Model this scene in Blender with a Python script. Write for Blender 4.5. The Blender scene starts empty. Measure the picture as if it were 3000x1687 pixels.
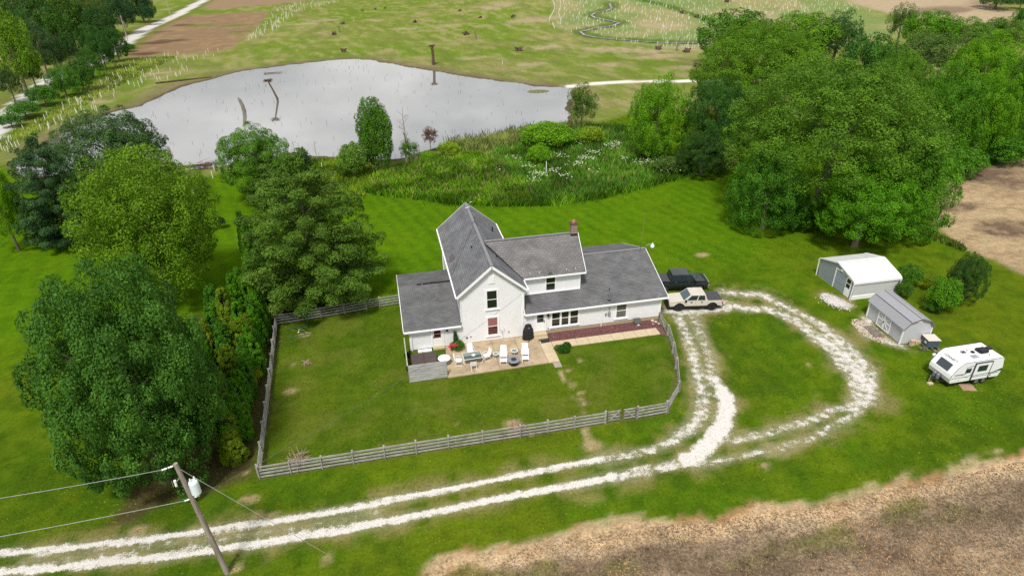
import bpy, bmesh, math, random
import numpy as np
from mathutils import Vector, Matrix
random.seed(7); RNG = np.random.default_rng(7)
R = math.radians
SC = bpy.context.scene
COL = SC.collection

# ------------------------------------------------------------------ camera, sky, sun, exposure
F_PX, PITCH, ROLL, YAW, CAM_H = 1855.0, R(29.08), R(-0.766), R(11.845), 33.4
CAM = np.array([0.0, 0.0, CAM_H])
_fw = np.array([math.sin(YAW)*math.cos(PITCH), math.cos(YAW)*math.cos(PITCH), -math.sin(PITCH)])
_r = np.array([math.cos(YAW), -math.sin(YAW), 0.0]); _u = np.cross(_r, _fw)
_rt = _r*math.cos(ROLL) + _u*math.sin(ROLL); _up = -_r*math.sin(ROLL) + _u*math.cos(ROLL)
cam_data = bpy.data.cameras.new('camera'); cam = bpy.data.objects.new('camera', cam_data); COL.objects.link(cam)
cam_data.sensor_width = 36.0; cam_data.lens = 36.0*F_PX/3000.0
cam_data.clip_start = 0.5; cam_data.clip_end = 6000
cam.matrix_world = Matrix(((_rt[0], _up[0], -_fw[0], CAM[0]), (_rt[1], _up[1], -_fw[1], CAM[1]), (_rt[2], _up[2], -_fw[2], CAM[2]), (0, 0, 0, 1)))
SC.camera = cam
SUN_EL, SUN_AZ = R(58), R(205)      # azimuth clockwise from +Y
world = bpy.data.worlds.new('World'); SC.world = world; world.use_nodes = True
wn, wl = world.node_tree.nodes, world.node_tree.links
wn.clear()
w_out = wn.new('ShaderNodeOutputWorld'); w_bg = wn.new('ShaderNodeBackground'); w_sky = wn.new('ShaderNodeTexSky')
w_sky.sky_type = 'NISHITA'; w_sky.sun_disc = False; w_sky.sun_elevation = SUN_EL; w_sky.sun_rotation = SUN_AZ
w_sky.dust_density = 2.0
w_tc = wn.new('ShaderNodeTexCoord'); w_n = wn.new('ShaderNodeTexNoise'); w_r = wn.new('ShaderNodeValToRGB'); w_m = wn.new('ShaderNodeMixRGB')
w_map = wn.new('ShaderNodeMapping'); w_map.inputs['Scale'].default_value = (1.0, 1.0, 2.6)
w_n.inputs['Scale'].default_value = 3.4; w_n.inputs['Detail'].default_value = 6; w_n.inputs['Roughness'].default_value = 0.55
w_r.color_ramp.elements[0].position = 0.30; w_r.color_ramp.elements[0].color = (3.7, 3.95, 4.4, 1)
w_r.color_ramp.elements[1].position = 0.68; w_r.color_ramp.elements[1].color = (10.8, 10.8, 10.6, 1)
w_m.inputs['Fac'].default_value = 0.86
wl.new(w_tc.outputs['Generated'], w_map.inputs['Vector']); wl.new(w_map.outputs['Vector'], w_n.inputs['Vector'])
wl.new(w_n.outputs['Fac'], w_r.inputs['Fac']); wl.new(w_sky.outputs['Color'], w_m.inputs['Color1']); wl.new(w_r.outputs['Color'], w_m.inputs['Color2'])
wl.new(w_m.outputs['Color'], w_bg.inputs['Color']); wl.new(w_bg.outputs['Background'], w_out.inputs['Surface'])
w_bg.inputs['Strength'].default_value = 0.060
sun_data = bpy.data.lights.new('sun', 'SUN'); sun = bpy.data.objects.new('sun', sun_data); COL.objects.link(sun)
sun_data.energy = 2.5; sun_data.angle = R(10); sun_data.color = (1.0, 0.96, 0.9)
_sd = Vector((math.sin(SUN_AZ)*math.cos(SUN_EL), math.cos(SUN_AZ)*math.cos(SUN_EL), math.sin(SUN_EL)))
sun.rotation_euler = _sd.to_track_quat('Z', 'Y').to_euler()
SC.view_settings.view_transform = 'Standard'; SC.view_settings.look = 'None'
SC.view_settings.exposure = 0.66; SC.view_settings.gamma = 1.0; SC.view_settings.use_curve_mapping = False
SC.cycles.use_denoising = False
SC.cycles.max_bounces = 6; SC.cycles.diffuse_bounces = 3; SC.cycles.transparent_max_bounces = 8

# ------------------------------------------------------------------ terrain and survey of the photograph
def sstep(a, b, x):
    t = np.clip((np.asarray(x, float)-a)/(b-a), 0, 1); return t*t*(3-2*t)
def hill(x, y):
    return 18.0*sstep(190, 430, y)*sstep(5, 120, x)
def ray(px, py):
    return _rt*(px-1500)/F_PX - _up*(py-843.5)/F_PX + _fw
def ground_at(px, py, z=0.0):
    """world point of the terrain (lifted by z) seen at a place in the 3000x1687 photograph"""
    d = ray(px, py); zz = z
    p = CAM + d*((zz-CAM_H)/d[2])
    if hill(p[0], p[1]) > 0:
        lo, hi = 100.0, (z-CAM_H)/d[2]
        for _ in range(40):
            m = (lo+hi)/2; q = CAM+d*m
            if q[2] > hill(q[0], q[1])+z: lo = m
            else: hi = m
        p = CAM+d*hi
    return p
def G(px, py, z=0.0):
    p = ground_at(px, py, z); return (float(p[0]), float(p[1]))
def on_front(px, py, Y):
    d = ray(px, py); p = CAM+d*((Y-CAM[1])/d[1]); return p
_tab = [np.random.default_rng(100+i).random((256, 256)) for i in range(12)]
def vnoise(x, y, s, k=0):
    T = _tab[k % 12]; x = np.asarray(x)/s+17.3*k; y = np.asarray(y)/s+5.1*k
    xi = np.floor(x).astype(int); yi = np.floor(y).astype(int); fx = x-xi; fy = y-yi
    fx = fx*fx*(3-2*fx); fy = fy*fy*(3-2*fy)
    a = T[xi & 255, yi & 255]; b = T[(xi+1) & 255, yi & 255]; c = T[xi & 255, (yi+1) & 255]; d = T[(xi+1) & 255, (yi+1) & 255]
    return (a*(1-fx)+b*fx)*(1-fy)+(c*(1-fx)+d*fx)*fy
def fbm(x, y, s, k=0, o=3):
    v = 0; w = 1; t = 0
    for i in range(o):
        v = v+w*vnoise(x, y, s/2**i, k+i); t += w; w *= .55
    return v/t
def seg_d(X, Y, a, b):
    ax, ay = a; bx, by = b; dx, dy = bx-ax, by-ay; L = dx*dx+dy*dy+1e-9
    t = np.clip(((X-ax)*dx+(Y-ay)*dy)/L, 0, 1)
    return np.hypot(X-ax-t*dx, Y-ay-t*dy)
def line_d(X, Y, P):
    d = None
    for a, b in zip(P[:-1], P[1:]):
        e = seg_d(X, Y, a, b); d = e if d is None else np.minimum(d, e)
    return d
def poly_sd(X, Y, P):            # negative inside
    d = line_d(X, Y, list(P)+[P[0]]); ins = np.zeros(X.shape, bool)
    n = len(P)
    for i in range(n):
        x1, y1 = P[i]; x2, y2 = P[(i+1) % n]
        c = ((y1 > Y) != (y2 > Y)) & (X < (x2-x1)*(Y-y1)/(y2-y1+1e-12)+x1); ins ^= c
    return np.where(ins, -d, d)
def GP(pts, z=0.0): return [G(x, y, z) for x, y in pts]

# ------------------------------------------------------------------ materials
def new_mat(name):
    m = bpy.data.materials.new(name); m.use_nodes = True
    n = m.node_tree.nodes; l = m.node_tree.links; b = n['Principled BSDF']
    return m, n, l, b
_MC = {}
def mat(name, col, rough=0.6, metal=0.0, var=0.12, scale=6.0, bump=0.0, bscale=30.0, spec=None, dirt=None):
    if name in _MC: return _MC[name]
    m, n, l, b = new_mat(name)
    b.inputs['Roughness'].default_value = rough; b.inputs['Metallic'].default_value = metal
    if spec is not None: b.inputs['Specular IOR Level'].default_value = spec
    tc = n.new('ShaderNodeTexCoord'); nz = n.new('ShaderNodeTexNoise'); nz.inputs['Scale'].default_value = scale; nz.inputs['Detail'].default_value = 5
    l.new(tc.outputs['Object'], nz.inputs['Vector'])
    mr = n.new('ShaderNodeMapRange'); mr.inputs['From Min'].default_value = .3; mr.inputs['From Max'].default_value = .7
    mr.inputs['To Min'].default_value = 1-var; mr.inputs['To Max'].default_value = 1+var
    l.new(nz.outputs['Fac'], mr.inputs['Value'])
    mx = n.new('ShaderNodeVectorMath'); mx.operation = 'SCALE'; mx.inputs[0].default_value = col[:3]
    l.new(mr.outputs['Result'], mx.inputs['Scale']); out = mx.outputs['Vector']
    if dirt:
        n2 = n.new('ShaderNodeTexNoise'); n2.inputs['Scale'].default_value = dirt[1]; n2.inputs['Detail'].default_value = 8; n2.inputs['Roughness'].default_value = .7
        l.new(tc.outputs['Object'], n2.inputs['Vector'])
        m2 = n.new('ShaderNodeMapRange'); m2.inputs['From Min'].default_value = dirt[2]; m2.inputs['From Max'].default_value = dirt[2]+.15
        l.new(n2.outputs['Fac'], m2.inputs['Value'])
        mm = n.new('ShaderNodeMixRGB'); l.new(m2.outputs['Result'], mm.inputs['Fac']); l.new(out, mm.inputs['Color1']); mm.inputs['Color2'].default_value = (*dirt[0], 1); out = mm.outputs['Color']
    l.new(out, b.inputs['Base Color'])
    if bump:
        n3 = n.new('ShaderNodeTexNoise'); n3.inputs['Scale'].default_value = bscale; n3.inputs['Detail'].default_value = 4
        l.new(tc.outputs['Object'], n3.inputs['Vector'])
        bp = n.new('ShaderNodeBump'); bp.inputs['Strength'].default_value = bump; bp.inputs['Distance'].default_value = .02
        l.new(n3.outputs['Fac'], bp.inputs['Height']); l.new(bp.outputs['Normal'], b.inputs['Normal'])
    _MC[name] = m; return m
def ground_mat():
    m, n, l, b = new_mat('turf_and_soil')
    b.inputs['Roughness'].default_value = 1.0; b.inputs['Specular IOR Level'].default_value = .0
    def attr(a):
        x = n.new('ShaderNodeAttribute'); x.attribute_name = a; return x
    tc = n.new('ShaderNodeTexCoord')
    def noise(s, d=4, r=.6, vec=None):
        x = n.new('ShaderNodeTexNoise'); x.inputs['Scale'].default_value = s; x.inputs['Detail'].default_value = d; x.inputs['Roughness'].default_value = r
        l.new(vec or tc.outputs['Object'], x.inputs['Vector']); return x.outputs['Fac']
    def math_(op, a, bb, c=None):
        x = n.new('ShaderNodeMath'); x.operation = op
        for i, v in enumerate((a, bb, c)):
            if v is None: continue
            if isinstance(v, (int, float)): x.inputs[i].default_value = v
            else: l.new(v, x.inputs[i])
        return x.outputs[0]
    col = attr('ground_col').outputs['Color']; rough = attr('rough').outputs['Fac']; grav = attr('grav').outputs['Fac']
    nf = noise(4.5, 5, .75); nm = noise(1.1, 3, .6); nl = noise(.22, 2)
    s = math_('ADD', math_('MULTIPLY', math_('SUBTRACT', nf, .5), 4.2), math_('MULTIPLY', math_('SUBTRACT', nm, .5), 2.0))
    s = math_('ADD', s, math_('MULTIPLY', math_('SUBTRACT', nl, .5), .8))
    k = math_('MULTIPLY_ADD', s, rough, 1.0); k = math_('MAXIMUM', k, .25)
    mx = n.new('ShaderNodeVectorMath'); mx.operation = 'SCALE'; l.new(col, mx.inputs[0]); l.new(k, mx.inputs['Scale'])
    # straw flecks
    st = n.new('ShaderNodeMapRange'); st.inputs['From Min'].default_value = .60; st.inputs['From Max'].default_value = .74; st.inputs['To Max'].default_value = .35
    l.new(noise(2.6, 5, .7), st.inputs['Value'])
    m1 = n.new('ShaderNodeMixRGB'); l.new(st.outputs['Result'], m1.inputs['Fac']); l.new(mx.outputs['Vector'], m1.inputs['Color1']); m1.inputs['Color2'].default_value = (.20, .17, .05, 1)
    # gravel
    g1 = noise(13.0, 6, .8); g2 = noise(1.6, 4, .6)
    v = math_('ADD', grav, math_('MULTIPLY', math_('MINIMUM', math_('SUBTRACT', 1.3, grav), math_('MULTIPLY', grav, 1.9)), math_('ADD', math_('MULTIPLY', math_('SUBTRACT', g1, .5), 3.4), math_('MULTIPLY', math_('SUBTRACT', g2, .5), 2.2))))
    mr = n.new('ShaderNodeMapRange'); mr.inputs['From Min'].default_value = .47; mr.inputs['From Max'].default_value = .64; l.new(v, mr.inputs['Value'])
    vo = n.new('ShaderNodeTexVoronoi'); vo.inputs['Scale'].default_value = 14; l.new(tc.outputs['Object'], vo.inputs['Vector'])
    gr = n.new('ShaderNodeValToRGB'); gr.color_ramp.elements[0].color = (.40, .38, .34, 1); gr.color_ramp.elements[1].color = (.66, .63, .59, 1)
    gr.color_ramp.elements[0].position = .0; gr.color_ramp.elements[1].position = .45
    l.new(vo.outputs['Color'], gr.inputs['Fac'])
    m2 = n.new('ShaderNodeMixRGB'); l.new(mr.outputs['Result'], m2.inputs['Fac']); l.new(m1.outputs['Color'], m2.inputs['Color1']); l.new(gr.outputs['Color'], m2.inputs['Color2'])
    l.new(m2.outputs['Color'], b.inputs['Base Color'])
    bp = n.new('ShaderNodeBump'); bp.inputs['Strength'].default_value = .6; bp.inputs['Distance'].default_value = .10
    l.new(math_('ADD', nf, math_('MULTIPLY', g1, .6)), bp.inputs['Height']); l.new(bp.outputs['Normal'], b.inputs['Normal'])
    return m
def leaf_mat(name, rough=.55, transl=.3):
    """leaf colour comes from the object's own colour, varied leaf by leaf"""
    m, n, l, b = new_mat(name)
    b.inputs['Roughness'].default_value = rough; b.inputs['Specular IOR Level'].default_value = .10
    oi = n.new('ShaderNodeObjectInfo'); at = n.new('ShaderNodeAttribute'); at.attribute_name = 'tint'
    mr = n.new('ShaderNodeMapRange'); mr.inputs['To Min'].default_value = .55; mr.inputs['To Max'].default_value = 1.5; l.new(at.outputs['Fac'], mr.inputs['Value'])
    sc = n.new('ShaderNodeVectorMath'); sc.operation = 'SCALE'; l.new(oi.outputs['Color'], sc.inputs[0]); l.new(mr.outputs['Result'], sc.inputs['Scale'])
    mr2 = n.new('ShaderNodeMapRange'); mr2.inputs['From Min'].default_value = .6; mr2.inputs['From Max'].default_value = 1.0; mr2.inputs['To Max'].default_value = .4; l.new(at.outputs['Fac'], mr2.inputs['Value'])
    mx = n.new('ShaderNodeMixRGB'); l.new(mr2.outputs['Result'], mx.inputs['Fac']); l.new(sc.outputs['Vector'], mx.inputs['Color1'])
    ym = n.new('ShaderNodeVectorMath'); ym.operation = 'MULTIPLY'; l.new(sc.outputs['Vector'], ym.inputs[0]); ym.inputs[1].default_value = (1.7, 1.25, .8)
    l.new(ym.outputs['Vector'], mx.inputs['Color2']); l.new(mx.outputs['Color'], b.inputs['Base Color'])
    tr = n.new('ShaderNodeBsdfTranslucent'); ms = n.new('ShaderNodeMixShader'); ms.inputs['Fac'].default_value = transl
    l.new(mx.outputs['Color'], tr.inputs['Color']); l.new(b.outputs['BSDF'], ms.inputs[1]); l.new(tr.outputs['BSDF'], ms.inputs[2])
    l.new(ms.outputs['Shader'], n['Material Output'].inputs['Surface'])
    return m
def shingle_mat(name, along, c1, c2, dark):
    m, n, l, b = new_mat(name); b.inputs['Roughness'].default_value = .9; b.inputs['Specular IOR Level'].default_value = .25
    tc = n.new('ShaderNodeTexCoord'); mp = n.new('ShaderNodeMapping')
    if along == 'y': mp.inputs['Rotation'].default_value = (0, 0, R(90))
    l.new(tc.outputs['Object'], mp.inputs['Vector'])
    sp = n.new('ShaderNodeSeparateXYZ'); cb = n.new('ShaderNodeCombineXYZ'); l.new(mp.outputs['Vector'], sp.inputs[0]); l.new(sp.outputs['X'], cb.inputs['X']); l.new(sp.outputs['Y'], cb.inputs['Y'])
    br = n.new('ShaderNodeTexBrick'); br.inputs['Scale'].default_value = 1; br.inputs['Brick Width'].default_value = .42; br.inputs['Row Height'].default_value = .17
    br.inputs['Mortar Size'].default_value = .016; br.inputs['Mortar Smooth'].default_value = .4; br.inputs['Bias'].default_value = -.1
    br.inputs['Color1'].default_value = (*c1, 1); br.inputs['Color2'].default_value = (*c2, 1); br.inputs['Mortar'].default_value = (*dark, 1)
    l.new(cb.outputs[0], br.inputs['Vector'])
    nz = n.new('ShaderNodeTexNoise'); nz.inputs['Scale'].default_value = .8; nz.inputs['Detail'].default_value = 6; l.new(tc.outputs['Object'], nz.inputs['Vector'])
    mr = n.new('ShaderNodeMapRange'); mr.inputs['From Min'].default_value = .3; mr.inputs['From Max'].default_value = .7; mr.inputs['To Min'].default_value = .78; mr.inputs['To Max'].default_value = 1.22; l.new(nz.outputs['Fac'], mr.inputs['Value'])
    sc = n.new('ShaderNodeVectorMath'); sc.operation = 'SCALE'; l.new(br.outputs['Color'], sc.inputs[0]); l.new(mr.outputs['Result'], sc.inputs['Scale'])
    l.new(sc.outputs['Vector'], b.inputs['Base Color'])
    bp = n.new('ShaderNodeBump'); bp.inputs['Strength'].default_value = .5; bp.inputs['Distance'].default_value = .02; bp.invert = True
    l.new(br.outputs['Fac'], bp.inputs['Height']); l.new(bp.outputs['Normal'], b.inputs['Normal'])
    return m
def wood_mat(name, c1, c2, sc_=3.0, stretch=(1, 1, 1)):
    m, n, l, b = new_mat(name); b.inputs['Roughness'].default_value = .85
    tc = n.new('ShaderNodeTexCoord'); mp = n.new('ShaderNodeMapping'); mp.inputs['Scale'].default_value = stretch; l.new(tc.outputs['Object'], mp.inputs['Vector'])
    oi = n.new('ShaderNodeObjectInfo'); ad = n.new('ShaderNodeVectorMath'); ad.operation = 'ADD'; l.new(mp.outputs['Vector'], ad.inputs[0])
    l.new(oi.outputs['Location'], ad.inputs[1])
    nz = n.new('ShaderNodeTexNoise'); nz.inputs['Scale'].default_value = sc_; nz.inputs['Detail'].default_value = 6; nz.inputs['Roughness'].default_value = .7; l.new(ad.outputs['Vector'], nz.inputs['Vector'])
    cr = n.new('ShaderNodeValToRGB'); cr.color_ramp.elements[0].position = .32; cr.color_ramp.elements[0].color = (*c1, 1); cr.color_ramp.elements[1].position = .62; cr.color_ramp.elements[1].color = (*c2, 1)
    l.new(nz.outputs['Fac'], cr.inputs['Fac']); l.new(cr.outputs['Color'], b.inputs['Base Color']); return m
def glass_mat(name, col, rough=.06):
    m, n, l, b = new_mat(name); b.inputs['Base Color'].default_value = (*col, 1); b.inputs['Roughness'].default_value = rough
    b.inputs['Specular IOR Level'].default_value = .7; b.inputs['Coat Weight'].default_value = .3; return m
def water_mat():
    m, n, l, b = new_mat('pond_water'); b.inputs['Base Color'].default_value = (.16, .15, .13, 1); b.inputs['Roughness'].default_value = .6
    gl = n.new('ShaderNodeBsdfGlossy'); gl.inputs['Roughness'].default_value = .03; gl.inputs['Color'].default_value = (.95, .95, .94, 1)
    fr = n.new('ShaderNodeLayerWeight'); fr.inputs['Blend'].default_value = .5
    mr = n.new('ShaderNodeMapRange'); mr.inputs['From Min'].default_value = .25; mr.inputs['From Max'].default_value = .72; mr.inputs['To Min'].default_value = .2; mr.inputs['To Max'].default_value = .64
    l.new(fr.outputs['Facing'], mr.inputs['Value'])
    ms = n.new('ShaderNodeMixShader'); l.new(mr.outputs['Result'], ms.inputs['Fac']); l.new(b.outputs['BSDF'], ms.inputs[1]); l.new(gl.outputs['BSDF'], ms.inputs[2])
    tc = n.new('ShaderNodeTexCoord'); nz = n.new('ShaderNodeTexNoise'); nz.inputs['Scale'].default_value = .6; nz.inputs['Detail'].default_value = 3; l.new(tc.outputs['Object'], nz.inputs['Vector'])
    bp = n.new('ShaderNodeBump'); bp.inputs['Strength'].default_value = .01; bp.inputs['Distance'].default_value = .04; l.new(nz.outputs['Fac'], bp.inputs['Height'])
    l.new(bp.outputs['Normal'], gl.inputs['Normal']); l.new(ms.outputs['Shader'], n['Material Output'].inputs['Surface']); return m

# ------------------------------------------------------------------ mesh helpers
class MB:
    def __init__(s, off=(0, 0, 0)): s.v = []; s.f = []; s.off = off; s.sm = False
    def add(s, vs, fs):
        b = len(s.v); s.v += [(float(x), float(y), float(z)) for x, y, z in vs]; s.f += [tuple(b+i for i in f) for f in fs]; return s
    def box(s, x0, x1, y0, y1, z0, z1, rot=None, piv=None):
        vs = [(x, y, z) for z in (z0, z1) for y in (y0, y1) for x in (x0, x1)]
        if rot is not None:
            M = rot; c = Vector(piv if piv else ((x0+x1)/2, (y0+y1)/2, (z0+z1)/2)); vs = [tuple(M @ (Vector(v)-c)+c) for v in vs]
        return s.add(vs, [(0, 2, 3, 1), (4, 5, 7, 6), (0, 1, 5, 4), (2, 6, 7, 3), (0, 4, 6, 2), (1, 3, 7, 5)])
    def bar(s, a, b, w, h=None):
        a, b = Vector(a), Vector(b); d = (b-a); L = d.length
        if L < 1e-6: return s
        d.normalize(); h = w if h is None else h
        side = d.cross(Vector((0, 0, 1)));
        if side.length < .01: side = Vector((1, 0, 0))
        side.normalize(); up = side.cross(d).normalized()
        vs = [tuple(p+side*(sx*w/2)+up*(sy*h/2)) for p in (a, b) for sy in (-1, 1) for sx in (-1, 1)]
        return s.add(vs, [(0, 1, 3, 2), (4, 6, 7, 5), (0, 4, 5, 1), (2, 3, 7, 6), (0, 2, 6, 4), (1, 5, 7, 3)])
    def tube(s, pts, rad, n=6, cap=True):
        pts = [Vector(p) for p in pts]; rad = [rad]*len(pts) if isinstance(rad, (int, float)) else rad
        vs = []; fs = []; ref = Vector((0, 0, 1))
        for i, p in enumerate(pts):
            d = (pts[min(i+1, len(pts)-1)]-pts[max(i-1, 0)]).normalized()
            r = ref if abs(d.dot(ref)) < .95 else Vector((1, 0, 0))
            a = d.cross(r).normalized(); b = d.cross(a).normalized()
            for k in range(n):
                t = 2*math.pi*k/n; vs.append(tuple(p+(a*math.cos(t)+b*math.sin(t))*rad[i]))
        for i in range(len(pts)-1):
            for k in range(n):
                fs.append((i*n+k, i*n+(k+1) % n, (i+1)*n+(k+1) % n, (i+1)*n+k))
        if cap: fs.append(tuple(range(n))); fs.append(tuple((len(pts)-1)*n+k for k in reversed(range(n))))
        return s.add(vs, fs)
    def disc(s, c, r, z0, z1, n=16, sx=1, sy=1):
        vs = [(c[0]+r*sx*math.cos(2*math.pi*k/n), c[1]+r*sy*math.sin(2*math.pi*k/n), z) for z in (z0, z1) for k in range(n)]
        return s.add(vs, [tuple(reversed(range(n))), tuple(n+k for k in range(n))]+[(k, (k+1) % n, n+(k+1) % n, n+k) for k in range(n)])
    def lathe(s, c, prof, n=16, sx=1, sy=1):
        vs = [(c[0]+r*sx*math.cos(2*math.pi*k/n), c[1]+r*sy*math.sin(2*math.pi*k/n), c[2]+z) for r, z in prof for k in range(n)]
        fs = [(i*n+k, i*n+(k+1) % n, (i+1)*n+(k+1) % n, (i+1)*n+k) for i in range(len(prof)-1) for k in range(n)]
        fs += [tuple(reversed(range(n))), tuple((len(prof)-1)*n+k for k in range(n))]
        return s.add(vs, fs)
    def extrude(s, poly, o, a, b, nrm, t):
        """polygon (u,v) in plane o + u*a + v*b, extruded by t along nrm"""
        o, a, b, nrm = map(Vector, (o, a, b, nrm)); n = len(poly)
        vs = [tuple(o+a*u+b*v+nrm*w) for w in (0, t) for u, v in poly]
        return s.add(vs, [tuple(reversed(range(n))), tuple(range(n, 2*n))]+[(k, (k+1) % n, n+(k+1) % n, n+k) for k in range(n)])
    def slab(s, q, t):
        """sheet over corner points q (top) with thickness t downwards"""
        n = len(q); vs = [tuple(p) for p in q]+[(p[0], p[1], p[2]-t) for p in q]
        return s.add(vs, [tuple(range(n)), tuple(reversed(range(n, 2*n)))]+[(k, n+k, n+(k+1) % n, (k+1) % n) for k in range(n)])
    def build(s, name, m, parent=None, loc=None, smooth=False, bevel=0.0):
        me = bpy.data.meshes.new(name); o3 = s.off
        me.from_pydata([(x-o3[0], y-o3[1], z-o3[2]) for x, y, z in s.v], [], s.f)
        bm = bmesh.new(); bm.from_mesh(me)
        bmesh.ops.recalc_face_normals(bm, faces=bm.faces)
        if bevel: bmesh.ops.bevel(bm, geom=[e for e in bm.edges if e.calc_face_angle(0) > .5], offset=bevel, segments=2, affect='EDGES', clamp_overlap=True)
        bm.to_mesh(me); bm.free()
        if smooth:
            for p in me.polygons: p.use_smooth = True
        me.materials.append(m)
        o = bpy.data.objects.new(name, me); COL.objects.link(o)
        if parent: o.parent = parent
        if loc: o.location = loc
        return o
def tag(o, label=None, cat=None, group=None, kind=None):
    if label: o['label'] = label
    if cat: o['category'] = cat
    if group: o['group'] = group
    if kind: o['kind'] = kind
    return o
def empty(name, loc, rz=0.0, label=None, cat=None, group=None):
    o = bpy.data.objects.new(name, None); COL.objects.link(o); o.location = loc; o.rotation_euler = (0, 0, rz); o.empty_display_size = .3
    return tag(o, label, cat, group)
def kids(o): return [c for c in bpy.data.objects if c.parent == o]
def copy_tree(o, parent=None, top=True):
    c = o.copy(); COL.objects.link(c); c.parent = parent
    for ch in list(o.children): copy_tree(ch, c, False)
    return c
def inst(o, parent, loc=(0, 0, 0), rz=0.0, scale=(1, 1, 1), name=None):
    c = o.copy(); COL.objects.link(c); c.parent = parent; c.location = loc; c.rotation_euler = (0, 0, rz); c.scale = scale
    if name: c.name = name
    return c
def np_mesh(name, V, Fq, m, attrs=None):
    """quad mesh from numpy arrays; attrs: name -> per-face value"""
    me = bpy.data.meshes.new(name); nf = len(Fq); k = Fq.shape[1]
    me.vertices.add(len(V)); me.vertices.foreach_set('co', np.ascontiguousarray(V, np.float32).ravel())
    me.loops.add(nf*k); me.loops.foreach_set('vertex_index', np.ascontiguousarray(Fq, np.int32).ravel())
    me.polygons.add(nf); me.polygons.foreach_set('loop_start', np.arange(0, nf*k, k, dtype=np.int32))
    me.update(calc_edges=True)
    for a, v in (attrs or {}).items():
        at = me.attributes.new(a, 'FLOAT', 'FACE'); at.data.foreach_set('value', np.ascontiguousarray(v, np.float32))
    me.materials.append(m); return me

# ------------------------------------------------------------------ ground
POND = GP([(400, 312), (466, 280), (530, 250), (610, 232), (700, 208), (820, 192), (940, 178), (1025, 172), (1105, 178), (1180, 192), (1250, 203), (1340, 218), (1425, 230), (1510, 243), (1580, 251), (1650, 255), (1680, 262), (1678, 300), (1676, 365), (1600, 378), (1540, 382), (1470, 398), (1400, 414), (1330, 425), (1290, 436), (1250, 450), (1210, 466), (1120, 474), (1000, 462), (860, 462), (745, 475), (630, 493), (525, 503), (500, 480), (430, 470), (300, 480), (150, 520), (60, 520), (20, 480), (90, 440), (170, 392), (260, 350), (345, 320)])
MARSH = GP([(1075, 560), (1140, 575), (1240, 583), (1316, 598), (1456, 604), (1630, 600), (1747, 583), (1863, 556), (1980, 524), (2060, 505), (2010, 470), (1900, 440), (1860, 380), (1700, 375), (1640, 388), (1560, 396), (1460, 420), (1340, 440), (1260, 470), (1150, 490), (1090, 510)])
FIELD_NEAR = GP([(1211, 1720), (1290, 1640), (1500, 1598), (1700, 1560), (1900, 1530), (1998, 1534), (2105, 1534), (2220, 1479), (2284, 1491), (2434, 1479), (2532, 1445), (2626, 1423), (2754, 1398), (2882, 1363), (3000, 1342), (3400, 1250), (3600, 2600), (900, 2600)])
FIELD_RIGHT = GP([(3500, 420), (3000, 466), (2900, 492), (2796, 500), (2757, 540), (2745, 600), (2735, 655), (2770, 690), (2822, 724), (2880, 748), (3000, 805), (3500, 1010)])
FIELD_LEFT = GP([(365, 165), (395, 140), (440, 100), (480, 75), (530, 50), (560, 45), (700, 38), (785, 36), (775, 55), (745, 85), (700, 125), (680, 145), (600, 158), (480, 160), (400, 172)])
FIELD_FAR_LEFT = GP([(625, 0), (590, 25), (620, 30), (700, 22), (800, 14), (900, 2), (900, -30), (640, -30)])
FIELD_HILL = GP([(2440, -30), (2480, 5), (2520, 18), (2600, 40), (2700, 60), (2850, 70), (3000, 75), (3300, 110), (3300, 60), (3000, 42), (2900, 12), (2840, -5), (2800, -40)])
ROAD = GP([(690, -60), (600, 0), (545, 30), (510, 50), (470, 66), (430, 84), (400, 103), (372, 122), (330, 150), (270, 185), (165, 222), (105, 268), (45, 322), (0, 368), (-150, 500)])
PATH = GP([(1660, 256), (1700, 250), (1780, 243), (1880, 239), (2035, 238), (2400, 232)])
CREEK = GP([(1786, 10), (1792, 24), (1778, 30), (1745, 36), (1732, 44), (1742, 50), (1790, 60), (1815, 66), (1795, 74), (1740, 82), (1700, 92), (1712, 101), (1745, 108), (1800, 114), (1900, 121), (2000, 125), (2110, 122), (2250, 112)])
DITCH = GP([(1880, 0), (1960, 18), (2000, 35), (2060, 52), (2120, 75), (2180, 88), (2230, 95)])
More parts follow.
